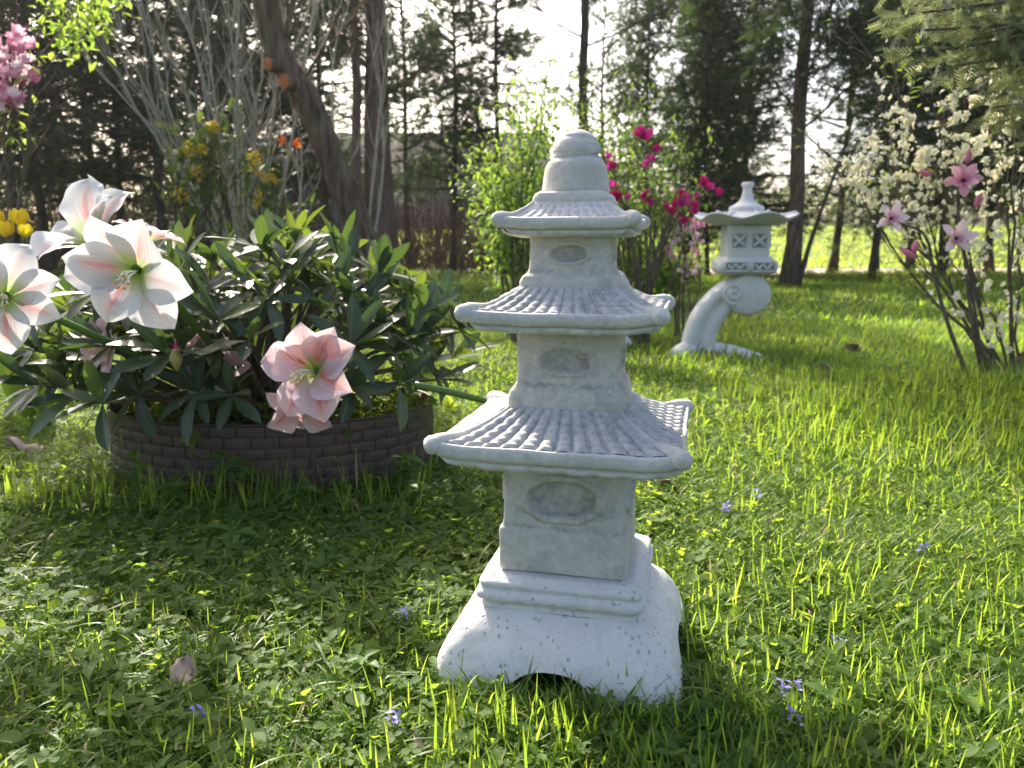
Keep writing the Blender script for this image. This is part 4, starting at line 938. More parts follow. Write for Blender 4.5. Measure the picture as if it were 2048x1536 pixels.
def house(name, label, cat, px, Y, w, dep, h, rh, wall, roofm, windows, rz=0):
    p = at(px, 400, Y); g = float(gz(p.x, Y)); o = thing(name, label, cat, (p.x, Y, g), rz)
    b = MB(); X, Yd = w/2, dep/2
    b.add([(-X, -Yd, -.3), (X, -Yd, -.3), (X, Yd, -.3), (-X, Yd, -.3), (-X, -Yd, h), (X, -Yd, h), (X, Yd, h), (-X, Yd, h), (-X, 0, h+rh), (X, 0, h+rh)], [[(0, 1, 5, 4), (2, 3, 7, 6)], [(1, 2, 6, 9, 5), (3, 0, 4, 8, 7)]])
    b.build('wall', wall, o, smooth=False); r_ = MB(); e = .35
    for s in (-1, 1):
        y0, y1 = s*(Yd+e), 0; z0, z1 = h-e*rh/Yd, h+rh+.02
        r_.add([(-X-e, y0, z0), (X+e, y0, z0), (X+e, y1, z1), (-X-e, y1, z1), (-X-e, y0, z0+.15), (X+e, y0, z0+.15), (X+e, y1, z1+.15), (-X-e, y1, z1+.15)],
               [[(0, 1, 2, 3), (4, 5, 6, 7), (0, 1, 5, 4), (1, 2, 6, 5), (3, 0, 4, 7)]])
    r_.build('roof', roofm, o, smooth=False)
    for (wx, wz, ww, wh) in windows:
        f = MB(); y = -Yd-.02; f.add([(wx-ww/2, y, wz), (wx+ww/2, y, wz), (wx+ww/2, y, wz+wh), (wx-ww/2, y, wz+wh), (wx-ww/2, y+.1, wz), (wx+ww/2, y+.1, wz), (wx+ww/2, y+.1, wz+wh), (wx-ww/2, y+.1, wz+wh)],
                    [[(0, 1, 2, 3), (1, 5, 6, 2), (4, 0, 3, 7), (3, 2, 6, 7), (4, 5, 1, 0)]]); wo = f.build('window', M['white_small'], o, smooth=False)
        f = MB(); y -= .01; f.add([(wx-ww*.42, y, wz+.08), (wx+ww*.42, y, wz+.08), (wx+ww*.42, y, wz+wh-.08), (wx-ww*.42, y, wz+wh-.08)], [[(0, 1, 2, 3)]]); f.build('pane', M['lantern_dark'], wo, smooth=False)
house('farm_house', 'low grey house with a brown roof half hidden behind the hedge', 'house', 860, 46, 13, 8, 2.6, 2.4, M['grey_wall'], M['roof_brown'], [(-4, .9, 1.2, 1.2), (-1, .9, 1.2, 1.2), (2.5, .9, 1.2, 1.2)])
house('garden_shed', 'bright blue shed glimpsed through twigs left of the leaning trunk', 'shed', 585, 23, 2.8, 2, 2.9, .5, M['blue'], M['grey_wall'], [(.3, .8, .6, .6)])
fm = MB(); n = 11000; x = rng.uniform(-70, 75, n); y = rng.uniform(62, 78, n); hh = 3.2+1.8*n2(x, y*0, .12, 5)+1.2*n2(x, y*0, .5, 6); z = 1.7+np.maximum(hh, .6)*rng.random(n)**.8
scatter(fm, DIA, np.stack([x, y, z], -1), align(rng.normal(0, 1, (n, 3))), .5+.6*rng.random(n), np.clip(.5+.3*rng.normal(0, 1, n), 0, 1)); fm.build('far_treeline', M['juniper'], kind='stuff')

# ------------------------------------------------------------ leaning pruned tree
b0 = at(745, 640, 5.0); b0.z = 0
lt = thing('leaning_tree', 'leaning brown tree trunk with two fresh orange pruning cuts', 'tree', b0)
pts = [at(x, y, Y)-b0 for x, y, Y in ((780, 700, 5.0), (762, 600, 5.0), (726, 480, 5.0), (672, 340, 4.98), (620, 215, 4.96), (570, 130, 4.95), (540, 50, 4.95), (528, -40, 4.95), (518, -110, 4.95))]
mb = MB(); c_ = curve_pts(pts, 40); tube(mb, c_, np.interp(np.linspace(0, 1, 40), [0, .1, .4, .55, .62, .8, 1], [.14, .098, .086, .083, .080, .078, .078]), 26, rough=.10); mb.build('trunk', M['bark'], lt)
for i, (x, y, rr, dx) in enumerate(((535, 128, .037, -.10), (568, 163, .044, -.03))):
    e = at(x, y, 4.80)-b0; s = at(x+42, y+12, 4.97)-b0; mb = MB(); d = (e-s).normalized()
    tube(mb, [s, s.lerp(e, .5), e], [rr*1.25, rr*1.08, rr*1.02], 14, cap=False, rough=.08); so = mb.build('pruned_stub', M['bark'], lt)
    q = Vector((0, 0, 1)).rotation_difference(d).to_matrix(); cm = MB(); th = np.linspace(0, 2*np.pi, 18, endpoint=False); V = []
    for k, (f_, h_) in enumerate(((1.0, .0), (.97, .004), (.55, .005), (.2, .003))): V.append([tuple(e+q@Vector((rr*f_*math.cos(t), rr*f_*math.sin(t), h_))) for t in th])
    V = np.array(V).transpose(1, 0, 2).reshape(-1, 3); cc = tuple(e+d*.004); cm.add(np.concatenate([V, [cc]]), [grid_faces(18, 4, True), np.array([(i_*4+3, ((i_+1) % 18)*4+3, 72) for i_ in range(18)])]); cm.build('cut_face', M['cut'], so)
rs = random.Random(3)
for (x, y, tx, ty, r_) in ((560, 110, 610, -60, .022), (600, 170, 690, 20, .012)):
    mb = MB(); tw = MB(); s = at(x, y, 4.95)-b0; e = at(tx, ty, 4.9)-b0; branchy(mb, mb, s, e-s, (e-s).length, r_, 3, rs, .4, .3, .003); mb.build('branch', M['bark'], lt)

# pale bare multi-stemmed shrub fanning up behind the rhododendron
def fan_shrub(name, label, cat, base, targets, mat, seed, r0=.014, depth=2, spread=.28, group=None, leaf=None):
    o = thing(name, label, cat, base, 0, group); rs = random.Random(seed); tips = []; tw = MB()
    for t in targets:
        mb = MB(); d = Vector(t)-base; L = d.length; n = 9; p = Vector((rs.gauss(0, .03), rs.gauss(0, .03), 0)); pts = [p]
        side = Vector((rs.gauss(0, .05), rs.gauss(0, .05), 0))*L
        for k in range(1, n+1):
            f = k/n; pts.append(p.lerp(d, f)+side*math.sin(f*3.1)+Vector((0, 0, .07*L*math.sin(f*3.1)))*rs.uniform(.6, 1.2)+Vector((rs.gauss(0, .006), rs.gauss(0, .006), 0)))
        tube(mb, pts, np.linspace(r0, r0*.25, n+1), 6, cap=False); mb.build('stem', mat, o)
        for k in range(3, n+1):
            for q in range(rs.choice((1, 1, 2))):
                dd = (pts[k]-pts[k-1]).normalized(); nd = (dd+Vector((rs.gauss(0, spread*1.4), rs.gauss(0, spread), rs.gauss(0, spread*.4)))).normalized()
                branchy(tw, tw, pts[k], nd, L*rs.uniform(.10, .24), r0*.34, depth-1, rs, spread, .35, .0016, 4, tips)
        tips += [(pts[k], Vector((0, 0, 1))) for k in (n-2, n-1, n)]
    tw.build('twigs', mat, o, kind='stuff'); return o, tips
B1 = at(500, 560, 6.2); B1.z = 0
_, t1 = fan_shrub('bare_shrub', 'pale leafless shrub fanning its long twigs up behind the rhododendron', 'shrub', B1,
          [at(x, y, Y) for x, y, Y in ((165, 40, 6.0), (205, -30, 6.4), (260, -60, 6.2), (310, -80, 6.6), (355, -70, 6.1), (400, -80, 6.4), (440, -90, 6.2), (250, 150, 6.1), (330, 60, 6.5), (590, -60, 6.3), (640, -80, 6.5), (180, 130, 6.3), (485, -80, 6.0), (540, 40, 6.1))],
          M['bark_pale'], 4, .017, 2, .26)
B2 = at(720, 560, 6.6); B2.z = 0
fan_shrub('bare_shrub', 'pale forked leafless stem in front of the thick reddish trunk', 'shrub', B2, [at(x, y, 6.6) for x, y in ((735, 60, ), (790, -60), (700, -60))], M['bark_pale'], 9, .015, 2, .3)
B3 = at(545, 560, 5.6); B3.z = 0
fan_shrub('bare_shrub', 'short pale branching stem beside the yellow mahonia flowers', 'shrub', B3, [at(x, y, 5.6) for x, y in ((545, 190), (470, 210), (600, 280), (510, 240))], M['bark_pale'], 10, .014, 2, .35)

def clump_leaves(o, name, mat, T, centers, k, sig, sz, tint=.5, ts=.25, up=(0, 0, .3), flat=True):
    C_ = np.array([tuple(c) for c in centers]); n = len(C_)*k; P = np.repeat(C_, k, 0)+rng.normal(0, 1, (n, 3))*np.asarray(sig)
    mb = MB(); scatter(mb, T, P, align(rng.normal(0, 1, (n, 3))+np.array(up)), sz*(.6+.7*rng.random(n)), np.clip(tint+ts*rng.normal(0, 1, n), 0, 1)); return mb.build(name, M[mat], o, kind='stuff')
# mahonia with yellow flower clusters, two bushes
def mahonia(label, px_list, Y, base_px, flowers, seed):
    b = at(base_px, 600, Y); b.z = 0; cs = [at(x, y, Y+rng.normal(0, .08)) for x, y in px_list]
    o, tips = fan_shrub('mahonia_bush', label, 'shrub', b, cs, M['bark_dark'], seed, .010, 1, .3, 'yellow-flowered bushes')
    clump_leaves(o, 'foliage', 'mahonia', DIA, [c-b for c in cs], 42, .085, .085, .5)
    for x, y in flowers:
        c = at(x, y, Y-.08)-b; mb = MB(); n = 34; P = np.array(tuple(c))+rng.normal(0, 1, (n, 3))*.018; scatter(mb, lobe, P, align(rng.normal(0, 1, (n, 3))), .026*(.7+.6*rng.random(n)), rng.random(n)); mb.build('flower_cluster', M['yellow'], o, kind='stuff')
mahonia('dark green bush with yellow flower clusters, the taller left one', [(430, 262), (400, 300), (365, 320), (385, 370), (420, 400), (400, 345), (440, 300), (395, 430), (360, 390)], 4.9, 410,
        [(428, 250), (374, 302), (400, 298), (392, 345), (355, 385), (424, 262), (362, 395)], 31)
mahonia('dark green bush with yellow flower clusters, beside the leaning trunk', [(510, 340), (525, 385), (545, 440), (570, 450), (520, 420), (500, 460)], 4.9, 530, [(508, 312), (512, 332), (522, 348), (514, 400), (574, 440), (540, 352)], 32)
for x, y, lb in ((563, 283, 'left one of two small orange blooms above the blue shed'), (592, 287, 'right one of two small orange blooms beside the leaning trunk')):
    c = at(x, y, 5.4); o = thing('orange_flower', lb, 'flower', c); mb = MB(); n = 14; scatter(mb, lobe, rng.normal(0, .007, (n, 3)), align(rng.normal(0, 1, (n, 3))+np.array([0, 0, .8])), np.full(n, .035), rng.random(n)); mb.build('petals', M['orange'], o)
    mb = MB(); tube(mb, curve_pts([(0, 0, 0), (.01, 0, -.3), (.05, .02, -c.z)], 6), .004, 4); mb.build('stem', M['bark_pale'], o)

# spring-green shrubs behind the pagoda
def green_shrub(label, tg, Y, base_px, k, seed, sz=.042, name='spring_shrub', mat='fresh', tint=.45, group='light green shrubs behind the pagoda', sig=.075, r0=.010):
    b = at(base_px, 600, Y); b.z = 0; cs = [at(x, y, Y+rng.normal(0, .15)) for x, y in tg]
    o, tips = fan_shrub(name, label, 'shrub', b, cs, M['stem_brown'], seed, r0, 1, .3, group)
    clump_leaves(o, 'foliage', mat, DIA, [c-b for c in cs]+[t[0] for t in tips[::3]], k, sig, sz, tint, .3); return o, b, tips
green_shrub('spring-green leafy shrub left of the pagoda finial', [(1050, 235), (1085, 215), (1040, 280), (1000, 300), (1085, 260), (1030, 340), (985, 375), (1060, 330), (1010, 410), (965, 400), (1070, 400), (1035, 460), (1000, 350), (1095, 250), (1105, 300), (980, 410), (1090, 350)], 4.6, 1040, 16, 41, .042)
green_shrub('looser light green shrub between the pagoda and the lantern', [(1190, 240), (1230, 260), (1160, 230), (1260, 330), (1290, 350), (1240, 400), (1300, 420), (1190, 300), (1350, 320), (1320, 450), (1270, 300), (1265, 240), (1390, 300), (1230, 480), (1280, 500), (1220, 350), (1310, 380), (1260, 440)], 5.0, 1265, 11, 42, .042)
green_shrub('bright green weeds at the foot of the hedge right of the pagoda', [(1250, 540), (1290, 545), (1330, 530), (1380, 545), (1270, 520), (1310, 550), (1350, 545)], 7.5, 1300, 26, 43, .08, tint=.8)
# the leafy bough hanging in at the top left
LB = at(150, -60, 4.2)
o = thing('leafy_bough', 'bright yellow-green leafy bough hanging in at the upper left', 'branch', LB); mb = MB()
cs = [at(x, y, 4.2)-LB for x, y in ((150, 80), (130, 50), (170, 20), (190, 60), (120, 75), (160, 45), (105, 10), (200, 15), (140, 95), (225, 0))]
for c in cs: tube(mb, curve_pts([Vector((.1, .2, .3)), c*.6+Vector((0, 0, .04)), c], 5), [.006, .005, .004, .003, .002], 4)
mb.build('stem', M['stem_brown'], o); clump_leaves(o, 'foliage', 'fresh', DIA, cs, 34, .055, .055, .75)

# flower of folded petals used for azalea, magnolia and plum blossom
def blossom_tpl(n, w, open_, cup=.3):
    L_ = leaf_tpl([(0, .10), (.35, .75*w), (.65, w), (.88, .7*w), (1, .12)], 5, 3, .25, -cup); return join_tpl([(L_, rot_yx(i*6.283/n, open_+(.12 if i % 2 else 0)), 1, (0, 0, 0)) for i in range(n)])
BLO5 = blossom_tpl(5, .36, .35); BLO6 = blossom_tpl(6, .30, .75, .5); MAG = blossom_tpl(8, .26, .55, .6)
def facing_mats(n, bias=(0, -.8, .5), spread=.7):
    D = rng.normal(0, 1, (n, 3))*spread+np.array(bias); D /= np.linalg.norm(D, axis=1)[:, None]; X = np.cross(D, rng.normal(0, 1, (n, 3))); X /= np.linalg.norm(X, axis=1)[:, None]; return np.stack([X, np.cross(D, X), D], -1)
def put(name, mesh, parent, p, Mx, s, **k):
    o = obj(name, mesh, parent, **k); o.matrix_basis = Matrix([[*(Mx[i]*s), p[i]] for i in range(3)]+[[0, 0, 0, 1]]); return o
def blossom_meshes(T, mat, tints, name='blossom'): return [mesh_np(name, T[0], T[1], np.full(len(T[0]), t), T[2], True, [M[mat]]) for t in tints]
# magenta azalea
AB = at(1290, 620, 4.7); AB.z = 0
o, tips = fan_shrub('azalea_bush', 'thin azalea with vivid magenta flowers between the pagoda and the lantern', 'shrub', AB, [at(x, y, 4.7) for x, y in ((1283, 265), (1300, 305), (1220, 325), (1235, 385), (1292, 385), (1415, 375), (1380, 405), (1350, 420), (1215, 400), (1360, 400))], M['stem_brown'], 51, .009, 1, .25)
ms = blossom_meshes(BLO6, 'magenta', (.1, .35, .6, .9))
for x, y, n in ((1278, 268, 4), (1292, 285, 3), (1300, 308, 4), (1220, 328, 4), (1232, 388, 4), (1240, 398, 2), (1290, 385, 3), (1297, 392, 1), (1412, 375, 4), (1422, 384, 2), (1380, 398, 3), (1385, 425, 4), (1352, 395, 3), (1345, 415, 4), (1216, 376, 3), (1365, 430, 2)):
    Mx = facing_mats(n); c = at(x, y, 4.66)-AB
    for i in range(n): put('blossom', ms[int(rng.random()*4)], o, c+Vector(rng.normal(0, .022, 3)), Mx[i], rng.uniform(.034, .052))
clump_leaves(o, 'foliage', 'fresh', DIA, [at(x, y, 4.7)-AB for x, y in ((1275, 262), (1390, 385), (1250, 400), (1310, 410), (1370, 410), (1230, 340), (1300, 330))], 16, .05, .05, .6)
# slim pale-pink tree by the lantern
TB = at(1368, 662, 5.0); TB.z = 0
o, tips = fan_shrub('flowering_sapling', 'slim bare sapling with pale pink blossoms left of the lantern', 'sapling', TB, [at(x, y, 5.0) for x, y in ((1345, 440), (1385, 450), (1362, 420), (1330, 480), (1400, 480), (1340, 520))], M['stem_brown'], 55, .007, 1, .2)
mb = MB(); tube(mb, curve_pts([(0, 0, -.02), tuple(at(1366, 600, 5.0)-TB), tuple(at(1370, 540, 5.0)-TB), tuple(at(1368, 470, 5)-TB)], 8), np.linspace(.009, .006, 8), 6); mb.build('trunk', M['bark_red'], o)
ms = blossom_meshes(BLO5, 'pink', (.1, .4, .75, 1))
for i in range(70):
    x, y = rng.uniform(1330, 1405), rng.uniform(430, 570); 
    if y > 520 and rng.random() < .5: continue
    put('blossom', ms[int(rng.random()*4)], o, at(x, y, 5.0+rng.normal(0, .06))-TB, facing_mats(1)[0], rng.uniform(.018, .034))
# pink magnolia at the upper left
GB = at(-90, 640, 3.6); GB.z = 0
o, tips = fan_shrub('magnolia_shrub', 'magnolia with crowded pink flowers at the upper left edge', 'shrub', GB, [at(x, y, 3.6) for x, y in ((20, 80), (40, 110), (10, 150), (60, 150), (25, 200), (0, 110), (15, 300), (70, 130))], M['stem_brown'], 57, .012, 1, .25)
ms = blossom_meshes(MAG, 'pink', (.2, .55, .85, 1))
for i in range(84):
    k = rng.random(); x, y = (rng.uniform(-30, 72), rng.normal(135, 26)) if k < .72 else (rng.uniform(-10, 35), rng.uniform(65, 100)) if k < .86 else (rng.uniform(0, 40), rng.uniform(195, 215))
    put('blossom', ms[int(rng.random()*4)], o, at(x, y, 3.6+rng.normal(0, .10))-GB, facing_mats(1, (0, -.5, .7))[0], rng.uniform(.028, .050))
clump_leaves(o, 'foliage', 'fresh', DIA, [at(x, y, 3.6)-GB for x, y in ((60, 118), (30, 225), (10, 250), (20, 190), (10, 280), (-10, 260))], 14, .05, .045, .8)

# ------------------------------------------------------------ white plum blossom on the right
PB = at(2010, 778, 3.1); PB.z = float(gz(PB.x, 3.1))
tg = [(1700, 60), (1770, 230), (1880, 290), (1660, 320), (1720, 390), (1990, 150), (2060, 420), (1850, 420), (1930, 560), (2030, 120)]
plum, tips = fan_shrub('blossoming_shrub', 'plum shrub covered in small white blossom at the right edge', 'shrub', PB, [at(x, y, 3.05+rng.normal(0, .14)) for x, y in tg], M['stem_brown'], 61, .0075, 2, .36)
ms = blossom_meshes(BLO5, 'blossom', (.0, .3, .6, 1)); cand = [t[0] for t in tips if t[0].z > .12]; rs = random.Random(8); rs.shuffle(cand)
cl = []; 
for x, y, sx, sy, n in ((1790, 265, 30, 22, 34), (1840, 320, 45, 35, 44), (1880, 290, 40, 30, 24), (1700, 350, 32, 28, 22), (1735, 400, 30, 15, 14), (1900, 430, 60, 30, 30), (1990, 330, 40, 60, 30), (2020, 450, 30, 60, 24), (1950, 200, 30, 40, 20), (1820, 400, 30, 30, 14), (1900, 640, 40, 30, 10), (2010, 600, 35, 60, 22), (1740, 120, 6, 40, 3), (1930, 130, 25, 40, 16), (2030, 230, 25, 50, 18), (1800, 460, 30, 20, 6)):
    for i in range(n): cl.append(at(rs.gauss(x, sx), rs.gauss(y, sy), 3.03+rs.gauss(0, .13))-PB)
for c in cl[:296]:
    k = min(range(0, len(cand), 1), key=lambda q: (cand[q]-c).length_squared); c = c.lerp(cand[k], .8)
    put('blossom', ms[int(rng.random()*4)], plum, c, facing_mats(1, (0, -.5, .4), .9)[0], rng.uniform(.014, .022))
mb = MB(); n = 620; CN = np.array([tuple(c) for c in cand]); P = np.array([tuple(c) for c in cl]); P = P[rng.integers(0, len(P), n)]+rng.normal(0, .05, (n, 3)); P = np.stack([CN[np.argmin(((CN-p)**2).sum(1))]*.75+p*.25 for p in P])+rng.normal(0, .012, (n, 3)); scatter(mb, BLO5, P, facing_mats(n, (0, -.2, .3), 1), .009+.008*rng.random(n), rng.random(n)); mb.build('blossom_mass', M['blossom'], plum, kind='stuff')
clump_leaves(plum, 'foliage', 'fresh', DIA, [c for c in cand[:120]], 2, .03, .035, .8)
mb = MB(); tube(mb, curve_pts([at(2012, 785, 3.12)-PB, at(2030, 735, 3.12)-PB, at(2075, 690, 3.1)-PB, at(2140, 600, 3.1)-PB], 10), np.linspace(.028, .022, 10), 12, rough=.12); mb.build('trunk', M['bark'], plum)
# pink magnolia sprays standing in the plum shrub
def spray(label, base_px, path, blooms, buds, seed):
    b = at(*base_px, 2.95); b.z = float(gz(b.x, 2.95)); o = thing('magnolia_spray', label, 'flower spray', b, 0, 'artificial magnolia sprays in the plum shrub')
    for pth in path: mb = MB(); tube(mb, curve_pts([Vector((0, 0, -.02))]+[at(x, y, 2.9)-b for x, y in pth], 14), np.linspace(.0085, .0045, 14), 7); mb.build('stem', M['stem_brown'], o)
    for x, y, s, t in blooms:
        c = at(x, y, 2.86)-b; R0 = facing_mats(1, (rng.normal(0, .4), -1, .35), .15)[0]
        for k in range(8):
            T = leaf_tpl([(0, .10), (.35, .20), (.65, .26), (.88, .17), (1, .03)], 7, 5, .35, -.5 if k % 2 else .3)
            me = mesh_np('petal', T[0], T[1], np.clip(np.where(T[2][:, 1] < .5, t-.3, t)+.3*T[2][:, 1], 0, 1), T[2], True, [M['pink']])
            put('petal', me, o, c, R0@rot_yx(k*.785+seed, .25+.3*(k % 2)), s)
        mb = MB(); tube(mb, [c, c+Vector((0, -.018, .004))], [.007, .003], 7); mb.build('flower_centre', M['bark_dark'], o)
    for x, y, s, d in buds:
        c = at(x, y, 2.88)-b; mb = MB(); dv = Vector(d).normalized()*s; tube(mb, curve_pts([c-dv*.5, c-dv*.2, c+dv*.15, c+dv*.5], 7), [.003, .009, .012, .012, .010, .006, .001], 8, tint=.2); mb.build('bud', M['pink'], o)
spray('magnolia spray with one open deep pink flower and buds above it', (1968, 785), [[(1945, 650), (1930, 520), (1915, 400), (1930, 330)]], [(1925, 362, .068, .35)], [(1937, 312, .055, (0, 0, 1)), (1957, 400, .06, (.3, 0, 1)), (1850, 346, .05, (-1, 0, .2))], 1)
spray('magnolia spray with a pale pink flower facing left and a long bud', (1942, 780), [[(1900, 660), (1870, 560), (1850, 470), (1790, 445)]], [(1780, 438, .062, .8)], [(1815, 506, .07, (-1, 0, .5))], 2)
spray('magnolia spray with a white and pink flower spread wide', (1985, 790), [[(1960, 690), (1945, 590), (1925, 500)]], [(1910, 478, .072, .85)], [(1830, 492, .045, (0, 0, 1))], 4)

# ------------------------------------------------------------ juniper reaching in at the top right
JB = Vector((2.05, 2.45, 0))
jun = thing('juniper_tree', 'fine-needled juniper boughs hanging into the upper right corner', 'conifer', JB)
mb = MB(); tube(mb, curve_pts([(0, 0, -.05), (.02, .05, .6), (-.02, .02, 1.2), (.03, 0, 1.9)], 12), np.linspace(.07, .03, 12), 12, rough=.15); mb.build('trunk', M['bark_red'], jun)
NEED = join_tpl([(leaf_tpl([(0, .5), (.6, .42), (1, .05)], 3, 2, 0, .2), rot_yx(a, p_), (.055, .42, .42), (0, y_, 0)) for y_ in np.linspace(0, .9, 6) for a, p_ in ((.75, .1), (-.75, .1), (.1, .65))])
tg = [(1800, 30), (1850, 60), (1880, 100), (1830, -10), (1900, 20), (1930, 80), (1960, 140), (1990, 60), (2000, 180), (2040, 120), (2060, 220), (1950, 10), (1870, -30), (2020, 20), (2080, 60), (1920, 130), (1985, 215), (2070, 160), (1845, 25), (2045, 250)]
P, D, S = [], [], []
for x, y in tg:
    e = at(x, y, rng.uniform(2.0, 2.5))-JB; s = Vector((0, 0, e.z+rng.uniform(-.05, .15))); mb = MB(); m_ = s.lerp(e, .5)+Vector((0, 0, .04)); c_ = curve_pts([s, m_, e], 10); tube(mb, c_, np.linspace(.012, .003, 10), 5); mb.build('bough', M['bark_red'], jun)
    k = 110; t = .30+.75*rng.random(k); base = np.stack([np.interp(t, np.linspace(0, 1, 10), c_[:, j]) for j in range(3)], 1); d = np.array(tuple((e-s).normalized()))
    P.append(base+rng.normal(0, .038, (k, 3))); D.append(d+rng.normal(0, .85, (k, 3))+np.array([-.3, 0, -.25])); S.append(.030+.030*rng.random(k))
P, D, S = map(np.concatenate, (P, D, S)); mb = MB(); scatter(mb, NEED, P, align(D, (0, 0, 1), rng.normal(0, .8, len(P))), S, np.clip(.5+.25*rng.normal(0, 1, len(P)), 0, 1)); mb.build('needles', M['juniper'], jun, kind='stuff')

# ------------------------------------------------------------ small things on the ground
def dry_leaf(px, py, Y, size, rz, label, mat='dry', tilt=.5):
    p = at(px, py, Y); p.z = float(gz(p.x, p.y))+.018; o = tag(obj('dry_leaf', None), label, 'leaf', 'fallen leaves on the lawn')
    bpy.data.objects.remove(o)
    nv, nu = 9, 7; t = np.linspace(0, 1, nv); u = np.linspace(-1, 1, nu); U, T = np.meshgrid(u, t, indexing='ij'); w = np.interp(T, [0, .1, .3, .45, .6, .75, .9, 1], [.03, .16, .34, .28, .38, .24, .2, .02])
    V = np.stack([U*w, T, .18*np.abs(U)*w*2+.12*np.sin(T*5+U*2)+.05*np.sin(U*7)], -1)*size; V[..., 1] -= size/2
    o = obj('dry_leaf', mesh_np('dry_leaf', V.reshape(-1, 3), [grid_faces(nu, nv)], mats=[M[mat]])); o.location = p; o.rotation_euler = (tilt, .2, rz); return tag(o, label, 'leaf', 'fallen leaves on the lawn')
def gd(py): return CAMH/math.tan(R(PITCH)+math.atan((py-768)/FPX))
dry_leaf(368, 1362, gd(1375), .055, .4, 'pale brown dry leaf lying in the clover at the lower left', 'dry_pale', .7)
dry_leaf(45, 888, gd(905), .12, 1.4, 'large curled tan leaf on the grass by the left edge', 'dry_pale', .3)
dry_leaf(318, 1144, gd(1150), .032, 1.9, 'small reddish dry leaf below the edging ring')
dry_leaf(715, 1022, gd(1030), .05, 1.2, 'dark dry leaf lying in weeds just under the edging')
dry_leaf(1710, 702, gd(712), .13, 1.5, 'brown dry leaf on the far lawn right of the lantern foot')
dry_leaf(1628, 1252, gd(1262), .04, .2, 'rust-coloured leaf among the sunlit grass on the right')
dry_leaf(1655, 742, gd(750), .09, 1.0, 'small dry leaf left of the larger one on the far lawn', 'dry_pale')
dry_leaf(1335, 975, gd(985), .06, 2.0, 'dark brown leaf just right of the pagoda waist')
dry_leaf(835, 1502, gd(1515), .022, .8, 'tiny tan leaf near the bottom of the picture', 'dry_pale', .9)
for x, y, s, lb in ((1575, 1395, 1.5, 'violet ground-ivy flower spike brightest in the lower right grass'), (1582, 1455, 1.0, 'violet flower just below the brightest spike'), (1512, 1000, 1.2, 'violet flowers in the sunlit grass right of the pagoda waist'), (1448, 1030, 1.1, 'violet flower left of and below the pair by the waist'),
                    (1673, 1300, .7, 'small lilac flower right of the pagoda foot'), (806, 1246, 1.0, 'dark violet flower left of the pagoda foot'), (405, 1443, .6, 'tiny violet flower at the lower left'), (792, 1462, .7, 'small violet flower in front of the pagoda foot'), (1842, 1110, .6, 'tiny lilac flower at the far right of the sunlit grass')):
    Y = gd(y+18); p = at(x, y+18, Y); p.z = float(gz(p.x, Y)); o = thing('violet_flower', lb, 'wildflower', p, 0, 'violet wildflowers in the lawn')
    h = (at(x, y, Y).z-p.z)+.016; mb = MB(); tube(mb, [(0, 0, -.01), (.002, 0, h*.5), (0, 0, h)], .0009, 4); mb.build('stem', M['stem_green'], o); mb = MB(); n = int(22*s)
    scatter(mb, DIA, np.array([0, 0, h])+rng.normal(0, 1, (n, 3))*np.array([.0060, .005, .005])*s, align(rng.normal(0, 1, (n, 3))), .0105*(.6+.6*rng.random(n)), rng.random(n)); mb.build('petals', M['violet'], o)
# daisies and pale specks on the far lawn
for x, y, lb in ((1722, 735, 'white daisy nearest the fallen brown leaf'), (1778, 737, 'white daisy right of the fallen brown leaf'), (1810, 747, 'white daisy furthest to the right on the shaded lawn'), (1774, 768, 'white daisy lowest of the ones on the shaded lawn')):
    Y = gd(y+8); p = at(x, y+8, Y); p.z = float(gz(p.x, Y)); o = thing('daisy', lb, 'daisy', p, 0, 'daisies on the far lawn'); mb = MB(); n = 14; a = np.arange(n)*6.283/n
    scatter(mb, SLV, np.tile([0, 0, .06], (n, 1)), rotz(a)@rotx(np.full(n, .2)), np.full(n, .011), rng.random(n)); mb.build('petals', M['white_small'], o); mb = MB(); tube(mb, [(0, 0, 0), (0, 0, .06)], .0015, 4); mb.build('stem', M['stem_green'], o)
# leafy weeds in front of the edging ring
WL = leaf_tpl([(0, .03), (.25, .20), (.45, .24), (.7, .15), (.85, .08), (1, .01)], 7, 5, .35, .45)
wm = [mesh_np('leaf', WL[0], WL[1], np.full(len(WL[0]), t), WL[2], True, [M['fresh']]) for t in (.0, .2, .5)]
def weed(px, py, Y, h, n, size, label, seed, mat=None):
    size *= 1.3; n += 3
    p = at(px, py, Y); p.z = float(gz(p.x, Y)); o = thing('leafy_weed', label, 'weed', p, seed, 'leafy weeds in the lawn'); rs = random.Random(seed); mb = MB()
    top = Vector((rs.gauss(0, .01), -.01, h)); tube(mb, curve_pts([(0, 0, -.01), top*.5+Vector((.006, 0, 0)), top], 6), np.linspace(.0022, .0013, 6), 5); mb.build('stem', M['stem_green'], o)
    for i in range(n):
        a = i*2.4+seed; q = top-Vector((0, 0, (i//3)*h*.18)); put('leaf', wm[(i*7+seed) % 3], o, q, rot_yx(a, rs.uniform(-.1, .5)), size*rs.uniform(.7, 1.1))
weed(435, 985, 1.74, .105, 8, .050, 'tall toothed weed in front of the left half of the edging', 1)
weed(478, 990, 1.72, .085, 7, .042, 'second toothed weed leaning right beside the tall left one', 2)
weed(805, 955, 1.80, .09, 8, .050, 'toothed weed in front of the right end of the edging', 3)
weed(275, 985, 1.74, .10, 7, .045, 'weed with broad leaves at the left end of the edging', 4)
weed(355, 1010, 1.68, .06, 7, .045, 'low dark weed under the left part of the edging', 5)
weed(600, 1000, 1.70, .05, 7, .05, 'low weed in front of the edging joint', 6)
weed(835, 990, 1.70, .06, 6, .04, 'weed between the edging and the pagoda', 7)
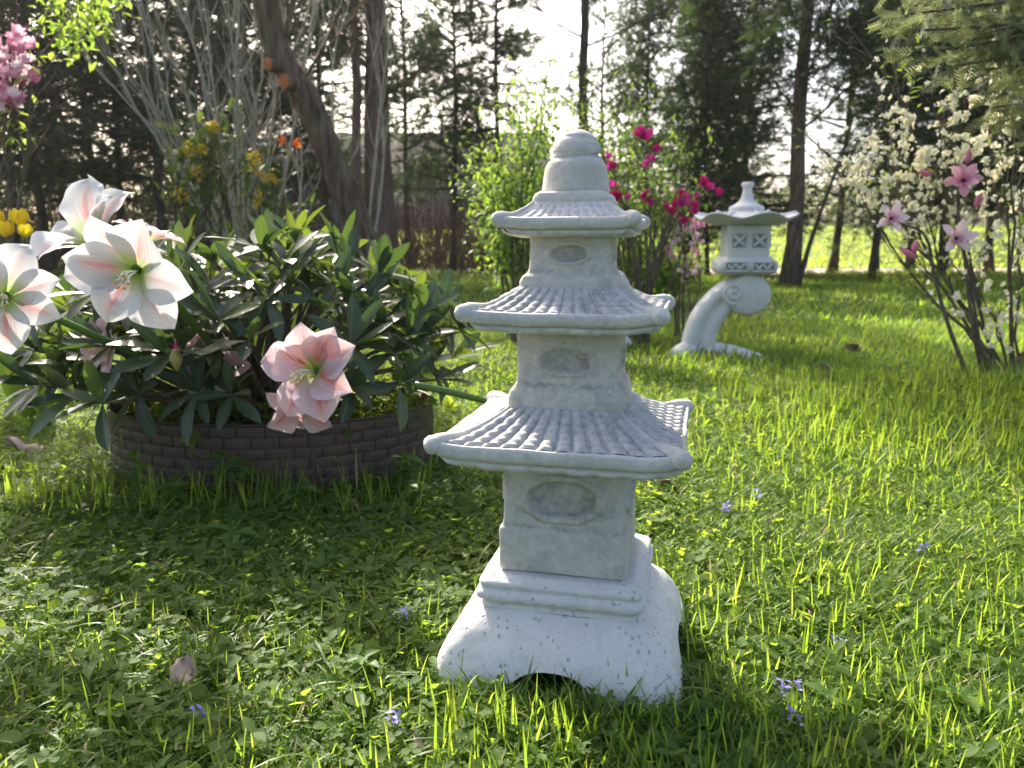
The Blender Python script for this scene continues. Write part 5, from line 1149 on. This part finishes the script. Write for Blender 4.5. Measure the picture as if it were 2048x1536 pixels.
weed(455, 1090, 1.47, .03, 5, .06, 'broad grey-green leaf weed in the shaded clover', 8)
weed(1305, 1440, .90, .030, 6, .022, 'round-leaved weed at the right front corner of the pagoda foot', 9)
weed(1255, 1440, .89, .028, 7, .020, 'cut-leaved weed against the pagoda foot front', 10)
weed(740, 1350, .97, .035, 5, .026, 'bright green weed left of the pagoda foot', 11)
weed(205, 1365, .97, .03, 6, .024, 'weed with rounded leaves at the lower left', 12)
weed(1645, 1430, .90, .035, 6, .030, 'broad-leaved sunlit weed right of the violet spike', 13)
weed(1920, 1450, .88, .035, 6, .034, 'pale broad-leaved weed near the lower right corner', 14)
# long toothed dandelion leaves
DL = leaf_tpl([(0, .02), (.12, .05), (.2, .03), (.3, .08), (.36, .05), (.46, .12), (.52, .08), (.62, .15), (.7, .12), (.85, .14), (1, .01)], 21, 3, .3, .2)
def rosette(px, py, n, size, label, seed, a0=0, da=2.4):
    Y = gd(py); p = at(px, py, Y); p.z = float(gz(p.x, Y))+.008; o = thing('dandelion_plant', label, 'dandelion', p, 0, 'dandelion rosettes in the lawn')
    me = [mesh_np('leaf', DL[0], DL[1], np.full(len(DL[0]), t), DL[2], True, [M['clover']]) for t in (.45, .8)]
    for i in range(n): put('leaf', me[i % 2], o, Vector((0, 0, 0)), rot_yx(a0+i*da, .22+.1*math.sin(i*3)), size*(.8+.3*math.sin(i*5+seed)))
rosette(215, 1425, 3, .085, 'dandelion with long toothed leaves at the lower left', 1, -1.2, .9)
rosette(75, 1245, 3, .085, 'pale toothed dandelion leaves near the left edge', 2, -1.4, .5)
rosette(1700, 1400, 4, .07, 'upright sunlit dandelion leaves at the lower right', 3, -.6, .8)
rosette(600, 1215, 3, .06, 'small toothed rosette in the shaded clover', 4, .6, 1.7)

# ------------------------------------------------------------ thin volume added to imitate the lens glare over the view
veil = MB(); x0, x1, y0, y1, z0, z1 = -75, 75, -4, 80, -1.5, 11
veil.add([(x0, y0, z0), (x1, y0, z0), (x1, y1, z0), (x0, y1, z0), (x0, y0, z1), (x1, y0, z1), (x1, y1, z1), (x0, y1, z1)], [[(0, 3, 2, 1), (4, 5, 6, 7), (0, 1, 5, 4), (1, 2, 6, 5), (2, 3, 7, 6), (3, 0, 4, 7)]])
m, t, out = newmat('glare_veil_air'); pv = t.nodes.new('ShaderNodeVolumePrincipled'); pv.inputs['Color'].default_value = (.95, .93, .88, 1); pv.inputs['Density'].default_value = .0007; pv.inputs['Anisotropy'].default_value = .55
t.links.new(pv.outputs[0], out.inputs[1]); veil.build('glare_veil', m, smooth=False, kind='stuff')
